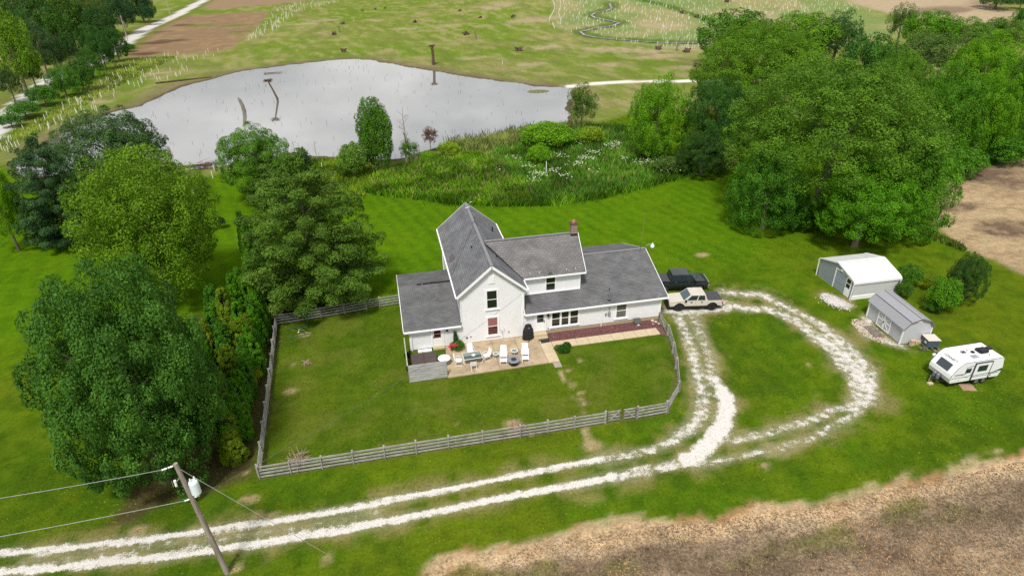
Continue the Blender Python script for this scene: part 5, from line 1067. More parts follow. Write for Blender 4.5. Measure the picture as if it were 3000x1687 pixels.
def cable(name, pts, label, r=.015, mt=None):
    o0 = Vector(pts[0]); m = MB(tuple(o0)); m.tube([tuple(p) for p in pts], r, 5); o = m.build(name, mt or WIRE, None, tuple(o0)); return tag(o, label, 'cable')
def sag(a, b, s, n=14): a, b = Vector(a), Vector(b); return [a.lerp(b, i/n)+Vector((0, 0, -4*s*(i/n)*(1-i/n))) for i in range(n+1)]
W0 = px0+pt(8.92)+wdir*.6; e1 = on_front(-60, 1463, 25.2); cable('power_line', sag(W0, e1+(Vector(e1)-W0)*.5, .12), 'upper pale power line running left from the pole top', .016)
W1 = px0+pt(6.4)+wdir*.3; e2 = on_front(-60, 1577, 25.2); cable('power_line', sag(W1, e2+(Vector(e2)-W1)*.5, .12), 'lower pale power line running left from below the transformer', .018)
cable('guy_wire', [px0+pt(8.75), Vector((*G(958, 1622), 0))], 'steel guy wire slanting from the pole top down across the driveway', .014)
# twisted service drop to the gable: two strands winding round each other
h0 = px0+pt(6.4)-wdir*.35; hend = Vector((11.42, 49.0, 5.0)); sp_ = sag(h0, hend, .9, 150)
d_ = (hend-h0).normalized(); s1 = d_.cross(Vector((0, 0, 1))).normalized(); s2 = s1.cross(d_)
ca = [p+(s1*math.cos(i*.62)+s2*math.sin(i*.62))*.016 for i, p in enumerate(sp_)]; cb_ = [p-(s1*math.cos(i*.62)+s2*math.sin(i*.62))*.016 for i, p in enumerate(sp_)]
sv = cable('service_cable', ca, 'twisted pale and dark service cable from the pole to the house gable', .006, mat('service_grey', (.22, .22, .21), .6))
m = MB(tuple(ca[0])); m.tube([tuple(p) for p in cb_], .006, 5); m.build('dark_strand', DKG, sv)
# far poles along the gravel road
def far_pole(px, py, h, label, lamp=False):
    x, y = G(px, py); o = empty('utility_pole', (x, y, 0), 0, label, 'utility pole', 'utility poles along the gravel road')
    MB().tube([(0, 0, -.3), (-.1, 0, h)], [.17, .12], 8).build('pole_shaft', mat('pale_pole', (.45, .38, .33), .9, var=.15), o); MB().bar((-.5, 0, h-.6), (.4, 0, h-.6), .1).build('crossarm', WOODD, o)
    if lamp: MB().lathe((.35, 0, h-3.0), [(.2, 0), (.22, .7), (.1, .8)], 8).build('transformer', GREYM, o)
far_pole(145, 226, 9.5, 'nearest pale pole beside the far gravel road'); far_pole(375, 121, 9.0, 'middle pale pole beside the far gravel road', True); far_pole(501, 53, 8.6, 'farthest pale pole beside the far gravel road')

# ------------------------------------------------------------------ stumps, snags and logs
STM = mat('old_stump', (.10, .062, .042), .95, var=.4, scale=4, bump=.8)
def stump(px, py, s, label, seed):
    s = s*.72
    r = random.Random(seed); x, y = G(px, py); z = hill(x, y); m = MB()
    for k in range(9):
        a = r.uniform(0, 6.28); L = r.uniform(.6, 1.1)*s; h = r.uniform(.3, 1.0)*s; m.tube([(0, 0, .2*s), (L*.5*math.cos(a), L*.5*math.sin(a), h*.7), (L*math.cos(a), L*math.sin(a), h if k % 3 else 0)], [.28*s, .2*s, .07*s], 6)
    m.lathe((0, 0, 0), [(.55*s, 0), (.5*s, .4*s), (.25*s, .75*s)], 9); o = m.build('root_stump', STM, None, (x, y, float(z))); tag(o, label, 'stump', 'uprooted stumps on the far flats')
for i, (px, py, s, lab) in enumerate(((1217, 67, 1.9, 'dark uprooted stump in the middle of the far green flat'), (1365, 103, 2.2, 'wide brown stump left of a leaning stake on the flat'), (1519, 150, 2.1, 'large brown root stump below the tan tracks'), (1004, 72, 1.7, 'dark stump beside the pale dirt patch'), (1007, 153, 2.0, 'stump at the top edge of the pond bank'), (1062, 34, 1.4, 'small stump at the upper left of the flat'), (1100, 29, 1.4, 'flat stump right of the small upper left one'), (1128, 26, 1.3, 'third small stump in the upper row'), (1347, 34, 1.5, 'small dark stump near the top centre of the flat'), (1408, 54, 1.5, 'low mound shaped stump below the top centre'), (1503, 52, 1.9, 'long stump with a log at the upper right of the flat'), (1929, 146, 2.0, 'dark stump at the edge of the white tubes'), (2013, 154, 2.2, 'spiky root stump at the foot of the tube field'), (2040, 197, 1.9, 'reddish stump close to the dark woods'), (978, 103, 2.1, 'brown brushy stump below the short black post'), (1998, 40, 2.0, 'stump on the green ditch among the tubes'), (2042, 52, 2.0, 'stump right of the ditch among the tubes'), (2132, 7, 2.6, 'farthest stump near the top among the tubes'))): stump(px, py, s, lab, i)
def snag(px, py, pts, rad, label, nest=None, z=0, cat='snag'):
    x, y = G(px, py, z); x, y = x, y; o = empty('dead_snag', (x, y, z), 0, label, cat, 'dead posts and snags'); MB().tube(pts, rad, 8).build('snag_trunk', WOODD if nest is None else STM, o)
    if nest:
        r = random.Random(3); m = MB()
        for k in range(40):
            a = r.uniform(0, 6.28); c = Vector(nest); p = c+Vector((r.uniform(-.5, .5), r.uniform(-.5, .5), r.uniform(-.2, .35))); m.tube([p, p+Vector((math.cos(a), math.sin(a), r.uniform(-.3, .4)))*.8], [.08, .03], 4)
        m.build('nest', STM, o)
snag(716, 326, [(0, 0, -.5), (-.15, 0, 1.2), (-.5, 0, 2.5), (-.75, 0, 3.0)], [.42, .40, .34, .12], 'thick tilted dead trunk standing in the pond')
snag(812, 293, [(0, 0, -.5), (.1, 0, .3), (-.5, 0, 2.2), (-1.2, 0, 4.2)], [.28, .26, .2, .16], 'tall bent dead trunk with a ragged top in the pond', (-1.3, 0, 4.4))
snag(1270, 191, [(0, 0, -.2), (.05, 0, 2.6), (-.1, 0, 5.0)], [.5, .38, .4], 'tall stump like snag with a nest on the pond bank', (-.2, 0, 5.3))
snag(1397, 116, [(0, 0, 0), (-.8, 0, 3.6)], [.22, .18], 'dark leaning stake on the far green flat'); snag(1980, 150, [(0, 0, 0), (1.0, 0, 4.2)], [.26, .22], 'dark leaning stake at the foot of the tube field'); snag(996, 96, [(0, 0, 0), (-.3, 0, 2.6)], [.3, .26], 'short black post beside the brushy stump'); snag(1370, 8, [(0, 0, 0), (1.2, 0, 2.6)], [.25, .2], 'thin dark stake near the top edge')
def log(px, py, ang, L, r, label, z=0):
    x, y = G(px, py); o = MB().tube([(-L/2, 0, r), (0, .1, r*1.1), (L/2, 0, r)], [r, r*.9, r*.5], 7).build('fallen_log', STM, None, (x, y, z)); o.rotation_euler = (0, 0, R(ang)); tag(o, label, 'log', 'fallen logs')
log(540, 237, 22, 14, .22, 'long thin log lying on the upper pond bank'); log(2080, 258, 6, 9, .3, 'dark log lying beside the woods near the pale path'); log(1800, 55+44, 12, 8, .3, 'log along the bend of the creek')
log(560, 494, 6, 9, .3, 'driftwood log at the near pond shore', .05); brush(*G(600, 490), 2.6, 60, 'dark driftwood heap at the near pond shore', 12, .6, STM, 'driftwood'); log(800, 215, 8, 5, .12, 'thin log at the waterline')
# ------------------------------------------------------------------ foliage
LEAF = leaf_mat('broad_leaves'); NEEDLE = leaf_mat('needles', .6, .15)
BARK = mat('bark', (.16, .13, .10), .95, var=.25, scale=5, bump=.6); BARKP = mat('pale_bark', (.36, .32, .28), .95, var=.2)
def leaves(centers, radii, outs, count, size, seed, up=.35, spread=.95, aspect=.55, flat=1.0, jit=.5, tintc=None):
    r = np.random.default_rng(seed); w = radii**2; idx = r.choice(len(centers), count, p=w/w.sum())
    c = centers[idx]; rad = radii[idx]; o = outs[idx]
    d = r.normal(size=(count, 3))+o*spread; d /= np.linalg.norm(d, axis=1)[:, None]
    pos = c+d*(rad*r.uniform(.72, 1.06, count))[:, None]*np.array([1, 1, flat])
    nrm = d*.7+r.normal(size=(count, 3))*jit+np.array([0, 0, up]); nrm /= np.linalg.norm(nrm, axis=1)[:, None]
    t = np.cross(nrm, r.normal(size=(count, 3))); t /= np.linalg.norm(t, axis=1)[:, None]; b = np.cross(nrm, t)
    s = size*r.uniform(.6, 1.35, count)[:, None]; t = t*s; b = b*s*aspect
    V = np.stack([pos-t*.5, pos-b*.5+nrm*s*.10, pos+t*.5, pos+b*.5+nrm*s*.10], 1)
    pt_ = r.random(len(centers)) if tintc is None else tintc
    tint = np.clip(pt_[idx]*.5+r.random(count)*.5, 0, 1)
    return V, tint
def leaf_mesh(name, parts, m, norm=True):
    V = np.concatenate([p[0] for p in parts]); T = np.concatenate([p[1] for p in parts]); n = len(V)
    if norm:
        V[..., :2] /= np.percentile(np.hypot(V[:, 0, 0], V[:, 0, 1]), 98.5); V[..., 2] /= np.percentile(V[:, 0, 2], 99.6)
    return np_mesh(name, V.reshape(-1, 3), np.arange(n*4).reshape(n, 4), m, {'tint': T})
def fib(n, seed, zmin=-.6):
    r = np.random.default_rng(seed); i = np.arange(n)+.5; z = 1-(1-zmin)*i/n; a = i*2.399963+r.uniform(0, .5, n); q = np.sqrt(np.clip(1-z*z, 0, 1))
    d = np.stack([q*np.cos(a), q*np.sin(a), z], 1)+r.normal(size=(n, 3))*.06; return d/np.linalg.norm(d, axis=1)[:, None]
def lump(d, seed, amp):
    r = np.random.default_rng(seed+50); v = 0
    for k in range(6):
        q = r.normal(size=3)*1.6*(1+k*.4); v = v+np.sin(d@q*1.6+r.uniform(0, 6.28))/(1+k*.5)
    return 1+amp*v/2.2
def round_crown(name, npuff, pr, nleaf, size, seed, amp=.12, inner=.35, zmin=-.62, top=1.0, m=None, gaps=0.0, **kw):
    d = fib(npuff, seed, zmin); r = np.random.default_rng(seed+9); L = lump(d, seed, amp)*r.uniform(.84, 1.06, npuff)
    c = d*(L-pr*.75)[:, None]; c[:, 2] = np.where(c[:, 2] > 0, c[:, 2]*top, c[:, 2])
    rad = pr*r.uniform(.65, 1.35, npuff)
    if gaps:
        keep = r.random(npuff) > gaps; c, rad, d = c[keep], rad[keep], d[keep]
    k = int(npuff*inner); ci = c[r.integers(0, len(c), k)]*r.uniform(.45, .78, (k, 1)); ri = np.full(k, pr*1.15)
    C_ = np.concatenate([c, ci]); R_ = np.concatenate([rad, ri]); D_ = np.concatenate([d, ci/np.linalg.norm(ci, axis=1)[:, None]])
    return leaf_mesh(name, [leaves(C_, R_, D_, nleaf, size, seed+3, **kw)], m or LEAF)
def column_crown(name, nleaf, size, seed, m=None):
    r = np.random.default_rng(seed); n = 230; z = r.random(n)**1.1*.95; a = r.uniform(0, 6.28, n); w = np.clip(1-(z/.99)**2.4, .02, 1)**.6*(.84+.16*np.sin(a*2+seed+z*5))*(.75+.25*(z > .08))
    rad = .22*(1.15-z*.6)*r.uniform(.8, 1.3, n); c = np.stack([w*.80*np.cos(a), w*.80*np.sin(a), z*4.5], 1); o = np.stack([np.cos(a), np.sin(a), np.full(n, .55)], 1)
    V, T = leaves(c, rad, o/np.linalg.norm(o, axis=1)[:, None], nleaf, size, seed+1, up=.4, aspect=.6, flat=1.25, spread=1.2, jit=.4)
    return leaf_mesh(name, [(V, T)], m or LEAF, False)
def pine_crown(name, nleaf, size, seed, levels=11, layer=.30):
    r = np.random.default_rng(seed); C_, R_, O_ = [], [], []
    for l in range(levels):
        t = l/(levels-1); z = -.95+1.9*t; Lr = (1-t)**.46*(.72+.3*min(1, t*4))+.05; nb = max(5, int(12*(1-t)+5)); a0 = r.uniform(0, 6.28)
        for k in range(nb):
            a = a0+6.283*k/nb+r.uniform(-.25, .25); L = Lr*r.uniform(.78, 1.12); dz = r.uniform(-.05, .07)
            for f in (.35, .58, .8, 1.0):
                C_.append((L*f*math.cos(a)+r.uniform(-.03, .03), L*f*math.sin(a)+r.uniform(-.03, .03), z+dz+.10*f*f)); R_.append((.115 if f < 1 else .10)*(1.15-.35*t)*r.uniform(.8, 1.25)); O_.append((math.cos(a)*.5, math.sin(a)*.5, .75))
    C_, R_, O_ = map(np.array, (C_, R_, O_)); V, T = leaves(C_, R_, O_/np.linalg.norm(O_, axis=1)[:, None], nleaf, size, seed+1, up=.6, aspect=.34, flat=layer/.45, spread=.9, jit=.45)
    return leaf_mesh(name, [(V, T)], NEEDLE)
PROTO = {}
PROTO['maple'] = [round_crown('crown', 330, .115, 120000, .031, 1, .10, .6, -.8, jit=.42)]
PROTO['loose'] = [round_crown('crown', 280, .120, 78000, .031, 12, .16, .9, -.9, gaps=.12, spread=.5)]
PROTO['dome'] = [round_crown('crown', 520, .085, 130000, .0215, 21, .11, .6, -.4, aspect=.5, jit=.4)]
PROTO['oak'] = [round_crown('crown', 230, .125, 58000, .032, 31, .15, .6, -.65, jit=.4), round_crown('crown', 200, .14, 56000, .033, 37, .20, .6, -.65, jit=.4)]
PROTO['far'] = [round_crown('crown', 130, .16, 15000, .058, 41, .18, .5, -.6, jit=.4), round_crown('crown', 120, .17, 15000, .058, 47, .22, .5, -.55, jit=.4), round_crown('crown', 150, .15, 16000, .055, 53, .16, .5, -.65, jit=.4)]
PROTO['bush'] = [round_crown('crown', 90, .24, 9000, .085, 61, .14, .4, -.3), round_crown('crown', 80, .25, 8000, .085, 67, .18, .4, -.3)]
PROTO['airy'] = [round_crown('crown', 110, .13, 9000, .060, 71, .16, .8, -.8, gaps=.35, spread=.3)]
PROTO['tall'] = [round_crown('crown', 200, .19, 20000, .066, 81, .14, .6, -.9)]
PROTO['pine'] = [pine_crown('crown', 120000, .036, 91, 12)]
PROTO['column'] = [column_crown('crown', 15000, .15, 101), column_crown('crown', 14000, .155, 105)]
def trunk_mesh(h, r, spread, seed, limbs=7, mt=None, bare=False, top=.85):
    rr = random.Random(seed); m = MB(); pts = [(0, 0, -.2)]; x = y = 0
    for k in range(1, 6): x += rr.uniform(-.04, .04)*h*.25; y += rr.uniform(-.04, .04)*h*.25; pts.append((x, y, h*top*k/5))
    m.tube(pts, [r*1.35, r, r*.85, r*.65, r*.42, r*.15], 8)
    for k in range(limbs):
        t = rr.uniform(.28, .85); i = min(4, int(t*5)); b = Vector(pts[i]).lerp(Vector(pts[i+1]), t*5-i); a = k*2.4+rr.uniform(-.4, .4); L = spread*rr.uniform(.55, .9)*(1.15-t*.6)
        e = b+Vector((math.cos(a)*L, math.sin(a)*L, L*rr.uniform(.5, .9))); mid = b.lerp(e, .5)+Vector((0, 0, L*.10)); m.tube([b, mid, e], [r*.42*(1.1-t*.6), r*.25, r*.06], 6)
        for q in range(4 if bare else 2):
            f = rr.uniform(.35, .9); s = b.lerp(e, f); a2 = a+rr.uniform(-1.1, 1.1); l2 = L*rr.uniform(.3, .55); m.tube([s, s+Vector((math.cos(a2)*l2, math.sin(a2)*l2, l2*rr.uniform(.6, 1.2)))], [r*.14, r*.03], 5)
    return m
LG = 1.6      # leaf albedo of this green season
def tree(name, label, cat, proto, cx, cy, w, h, col, clr=1.5, group=None, seed=0, mt=None, rz=None, squash=.45):
    """crown seen with centre (cx,cy), width w, height h in the photograph; placed on the terrain at its real size"""
    rr = random.Random(hash((round(cx), round(cy))) & 0xffff); hc = 5.0
    for _ in range(25):
        d = ray(cx, cy); p = CAM+d*((hc-CAM_H)/d[2])
        if hill(p[0], p[1]) > 0: p = ground_at(cx, cy, hc)
        gz = float(hill(p[0], p[1])); P3 = np.array([p[0], p[1], gz+hc]); dep = (P3-CAM)@_fw
        Rr = w/2*dep/F_PX; hz = np.linalg.norm(P3[:2]-CAM[:2]); al = math.atan2(CAM_H-P3[2], hz); H2 = h/2*dep/F_PX
        Rz = math.sqrt(max(H2**2-(Rr*math.sin(al))**2, (squash*Rr)**2))/math.cos(al); hc = .5*hc+.5*(clr+Rz*(.0 if proto == 'column' else .92))
    o = empty(name, (p[0], p[1], gz), 0, label, cat, group)
    if proto == 'column':
        return o, p, gz, Rr
    me = PROTO[proto][seed % len(PROTO[proto])]; c = bpy.data.objects.new('crown' if cat != 'shrub' else 'foliage', me); COL.objects.link(c); c.parent = o
    c.location = (0, 0, hc); c.scale = (Rr, Rr, Rz); c.rotation_euler = (0, 0, rr.uniform(0, 6.28) if rz is None else rz); c.color = (col[0]*LG, col[1]*LG, col[2]*LG, 1)
    H = hc+Rz*.7; big = cat != 'shrub'
    trunk_mesh(H, max(.05, Rr*(.055 if proto != 'pine' else .05)), Rr*.8, rr.randint(0, 999), 7 if big else 3).build('trunk' if big else 'stem', mt or BARK, o)
    return o
# colours of the kinds
G_MAP = (.040, .105, .013); G_TUL = (.078, .155, .008); G_PINE = (.050, .088, .022); G_DK = (.030, .075, .014); G_MID = (.055, .135, .010); G_BR = (.095, .215, .008); G_YEL = (.14, .22, .012); G_OL = (.062, .11, .022)
T = [
 ('maple_tree', 'huge dark green maple tree in front beside the utility pole', 'tree', 'maple', 382, 1135, 482, 690, G_MAP, .6),
 ('oak_tree', 'yellowish green open crowned tree behind the front maple', 'tree', 'loose', 430, 655, 400, 430, G_TUL, 2.2),
 ('pine_tree', 'large spreading pine by the rear board fence', 'tree', 'pine', 898, 672, 425, 440, (.050, .100, .011), 1.2),
 ('pine_tree', 'dark layered pine at the left edge behind the lawn', 'tree', 'pine', 150, 565, 235, 315, (.030, .070, .022), .6),
 ('oak_tree', 'broad dark tree against the left end of the pond', 'tree', 'oak', 330, 445, 320, 250, (.040, .085, .022), 1.5),
 ('maple_tree', 'bright green tree cut by the left edge of the picture', 'tree', 'oak', 0, 600, 120, 270, G_BR, .8),
 ('maple_tree', 'bright round tree above the big pine at the pond shore', 'tree', 'oak', 745, 470, 228, 205, G_MID, 1.5),
 ('spruce_tree', 'small dark pointed evergreen peeking over the big pine', 'tree', 'pine', 890, 462, 46, 60, (.022, .06, .02), .3),
 ('pine_tree', 'young yellowish pine behind the big one near the pond', 'tree', 'pine', 800, 520, 170, 150, (.060, .115, .018), .8),
 ('sapling', 'slim sapling right of the yellowish open tree', 'tree', 'airy', 590, 545, 44, 95, G_TUL, .5),
 ('poplar_tree', 'tall narrow tree standing at the near shore of the pond', 'tree', 'tall', 1098, 392, 108, 200, G_MID, 1.2),
 ('willow_shrub', 'pale green willow bush left of the tall shore tree', 'shrub', 'bush', 1034, 472, 100, 105, (.085, .17, .02), .1),
 ('sapling', 'small green sapling under the bare grey tree', 'tree', 'airy', 1196, 438, 62, 62, G_MID, .8),
 ('shrub', 'yellow green mounded shrub at the pond edge', 'shrub', 'bush', 1318, 438, 72, 44, G_YEL, .1),
 ('shrub', 'low bright bush right of the reddish sapling', 'shrub', 'bush', 1252, 458, 60, 30, G_BR, .1),
 ('ash_tree', 'airy lone tree at the right corner of the pond', 'tree', 'airy', 1704, 305, 98, 118, (.062, .12, .016), 1.3),
 ('sumac_shrub', 'wide bright green thicket at the back of the marsh', 'shrub', 'bush', 1605, 398, 165, 88, G_BR, .2),
 ('shrub', 'yellow green bush right of the bright marsh thicket', 'shrub', 'bush', 1732, 400, 78, 56, G_YEL, .2),
 ('sumac_shrub', 'small bright tree shaped bush amid the marsh flowers', 'shrub', 'bush', 1578, 455, 74, 66, G_BR, .4),
 ('ailanthus_tree', 'bright green tree right of the marsh before the woods', 'tree', 'oak', 1925, 345, 178, 240, (.085, .20, .008), .8),
 ('sumac_shrub', 'bright bush at the foot of the bright tree', 'shrub', 'bush', 1922, 438, 100, 74, (.08, .19, .012), .1),
 ('shrub', 'olive bush with white blossom near the mown lawn', 'shrub', 'bush', 1962, 486, 100, 58, G_OL, .1),
 ('hawthorn_tree', 'dark dense tree at the left foot of the woods', 'tree', 'oak', 2060, 452, 165, 135, (.024, .062, .010), .2),
 ('brush_shrub', 'brown leafless looking brush between dark and huge trees', 'shrub', 'bush', 2112, 470, 88, 78, (.095, .062, .042), .1),
 ('oak_tree', 'dark green tree at the left rim of the woods', 'tree', 'oak', 2105, 350, 205, 235, (.028, .082, .012), 1.0),
 ('oak_tree', 'broad domed tree high at the left of the woods', 'tree', 'dome', 2235, 235, 400, 300, (.070, .150, .008), 1.0),
 ('ash_tree', 'huge dome shaped tree, the biggest of the woods', 'tree', 'dome', 2440, 415, 600, 455, (.062, .135, .010), 1.0),
 ('oak_tree', 'dark lower tree at the left front of the huge dome', 'tree', 'oak', 2255, 560, 235, 280, (.042, .125, .009), -.5),
 ('walnut_tree', 'bright green tree in front of the huge dome over the metal garage', 'tree', 'oak', 2535, 600, 300, 250, (.058, .165, .006), .9),
 ('walnut_tree', 'mid green tree at the right front corner of the woods', 'tree', 'oak', 2665, 560, 270, 320, (.056, .15, .008), -.5),
 ('oak_tree', 'tree behind the left dome with a ragged top', 'tree', 'far', 2160, 110, 250, 150, (.052, .13, .010), 2),
 ('oak_tree', 'tree in the back row with bright flat top', 'tree', 'far', 2340, 118, 220, 150, (.075, .165, .008), 2),
 ('oak_tree', 'dark tree in the back row right of the flat topped one', 'tree', 'far', 2455, 112, 150, 150, (.032, .085, .015), 2),
 ('oak_tree', 'deep green tree in the middle of the woods', 'tree', 'far', 2545, 215, 200, 210, (.035, .105, .012), 2),
 ('oak_tree', 'yellow green tree in the middle of the woods', 'tree', 'oak', 2620, 265, 190, 230, (.062, .145, .010), 2),
 ('locust_tree', 'thin tall tree rising with pale stems above the woods', 'tree', 'airy', 2645, 62, 95, 95, (.065, .12, .022), 4),
 ('oak_tree', 'wide bright crowned tree under the hillside field', 'tree', 'far', 2728, 95, 170, 115, (.065, .165, .008), 2),
 ('oak_tree', 'greyish olive tree in the right half of the woods', 'tree', 'far', 2720, 165, 180, 130, G_OL, 2),
 ('oak_tree', 'soft green tree behind the bright right group', 'tree', 'far', 2840, 105, 150, 100, (.07, .145, .02), 2),
 ('oak_tree', 'tree of the back row near the right edge', 'tree', 'far', 2940, 100, 150, 90, (.068, .14, .015), 2),
 ('oak_tree', 'dark topmost tree at the right edge', 'tree', 'far', 2995, 55, 60, 60, (.035, .11, .008), 2),
 ('cottonwood_tree', 'tall bright tree of the right group', 'tree', 'oak', 2885, 215, 210, 230, (.080, .19, .006), .5),
 ('cottonwood_tree', 'lower bright tree of the right group', 'tree', 'oak', 2895, 350, 190, 280, (.068, .175, .006), -.8),
 ('oak_tree', 'deep green tree left of the bright right group', 'tree', 'oak', 2775, 345, 210, 300, (.050, .138, .008), -.6),
 ('oak_tree', 'dark green tree cut by the right edge', 'tree', 'oak', 2995, 310, 130, 330, (.040, .105, .012), -.6),
 ('oak_tree', 'shaded tree filling the gap above the right field', 'tree', 'far', 2700, 430, 190, 160, (.036, .095, .010), .5),
 ('hawthorn_tree', 'round dark tree at the right of the yard behind the sheds', 'tree', 'oak', 2832, 818, 112, 158, (.028, .068, .012), .2),
 ('mulberry_shrub', 'bright leafy bush left of the round dark yard tree', 'shrub', 'bush', 2768, 868, 92, 108, (.065, .17, .008), .1),
 ('oak_tree', 'dark tree group on the horizon hill at the top right', 'tree', 'far', 2925, -4, 110, 36, (.03, .08, .02), 1),
 ('oak_tree', 'dark tree in the very corner of the top right hill', 'tree', 'far', 2995, 4, 50, 34, (.03, .08, .02), 1),
 ('shrub', 'small yellowish bush above the bright leafy yard bush', 'shrub', 'bush', 2727, 828, 42, 42, (.10, .15, .008), .3),
 ('understory_shrub', 'low dark undergrowth at the left foot of the huge dome tree', 'shrub', 'bush', 2330, 625, 170, 90, (.040, .12, .008), .0),
 ('understory_shrub', 'low bright undergrowth below the right woods group', 'shrub', 'bush', 2800, 470, 190, 70, (.045, .13, .008), .0),
 ('understory_shrub', 'low undergrowth at the right edge beneath the dark tree', 'shrub', 'bush', 2940, 440, 170, 60, (.04, .12, .008), .0),
 ('vine_shrub', 'vines climbing behind the metal garage', 'shrub', 'bush', 2668, 806, 82, 70, (.05, .13, .010), .1),
 ('vine_shrub', 'low weeds between the garage vines and the yard bushes', 'shrub', 'bush', 2650, 850, 50, 50, (.045, .11, .012), .05),
 ('weed_shrub', 'low leafy weeds at the foot of the yard bushes', 'shrub', 'bush', 2735, 895, 60, 40, (.042, .12, .01), .05),
]
for i, t in enumerate(T):
    tree(*t[:10], seed=i, group=None if t[2] != 'tree' else ('trees of the right hand woods' if t[4] > 2030 and t[5] < 620 else None))
# left forest: one row of descriptions per tree
FOR = [('broad yellow green tree at the far left top', 35, 150, 135, 220, (.085, .17, .010)), ('dark tree behind the yellow green one at the left top', 105, 70, 130, 170, (.030, .075, .014)), ('grey green tall tree with visible stems left of the road', 112, 140, 105, 150, (.040, .080, .025)),
 ('olive tree in the top left woods', 185, 60, 120, 170, (.05, .10, .014)), ('deep green tree in the top left woods', 225, 75, 110, 130, (.028, .075, .012)), ('green tree with rusty tinge in the top left woods', 262, 40, 110, 130, (.065, .10, .02)),
 ('dark tree at the inner bend of the gravel road', 295, 82, 95, 120, (.026, .070, .014)), ('bluish dark tree in the top left woods', 352, 42, 95, 95, (.022, .060, .020)), ('mid green tree near the top of the left woods', 320, 15, 110, 90, (.040, .095, .012)),
 ('dark blue green tree at the right end of the left woods', 412, 22, 84, 70, (.018, .055, .018)), ('rounded dark tree at the road side of the left woods', 432, 42, 44, 44, (.020, .06, .016)), ('dark tree low at the left edge above the road', 22, 240, 70, 90, (.026, .06, .014)), ('shaded tree beside the nearest far pole', 150, 150, 70, 100, (.028, .068, .014)), ('small dark tree between road and left woods', 203, 140, 66, 74, (.022, .058, .012)),
 ('dark tree filling the woods above the yellow green one', 70, 110, 110, 140, (.030, .080, .014)), ('green tree in the second row of the top left woods', 160, 95, 110, 130, (.038, .095, .012)), ('tree at the road edge in the middle of the left woods', 262, 118, 80, 90, (.030, .082, .012)), ('tall tree in the middle of the top left woods', 200, 20, 120, 110, (.036, .090, .014)), ('small dark tree above the road at the left', 85, 200, 70, 90, (.026, .07, .014)), ('top left corner tree with dark crown', 20, 35, 120, 120, (.035, .085, .012)), ('dim tree at the top edge of the left woods', 150, 5, 120, 80, (.045, .095, .015))]
for i, (lab, cx, cy, w, h, c) in enumerate(FOR): tree('forest_tree', lab, 'tree', 'far', cx, cy, w, h, c, 1.5, 'trees of the top left woods', seed=i)
HED = [(336, 132, 72, 100), (296, 152, 80, 110), (264, 188, 72, 88), (232, 220, 86, 94), (182, 242, 94, 92), (126, 282, 86, 60), (70, 322, 98, 52), (30, 354, 66, 40), (376, 140, 36, 24)]
HL = ['tallest dark hedge bush beside the gravel road bend', 'second hedge bush down the gravel road', 'third hedge bush down the gravel road', 'fourth hedge bush, round and dark, by the road', 'wide fifth hedge bush before the road', 'bright sixth hedge bush along the road', 'low seventh hedge bush along the road', 'last low hedge bush at the left edge by the road', 'small low bush on the field corner beyond the hedge']
for i, (cx, cy, w, h) in enumerate(HED): tree('hedge_shrub', HL[i], 'shrub', 'far' if i < 5 else 'bush', cx, cy, w, h, ((.026, .078, .012), (.036, .098, .012), (.045, .125, .012))[min(2, i//2)], .1, 'hedge bushes along the gravel road', seed=i)
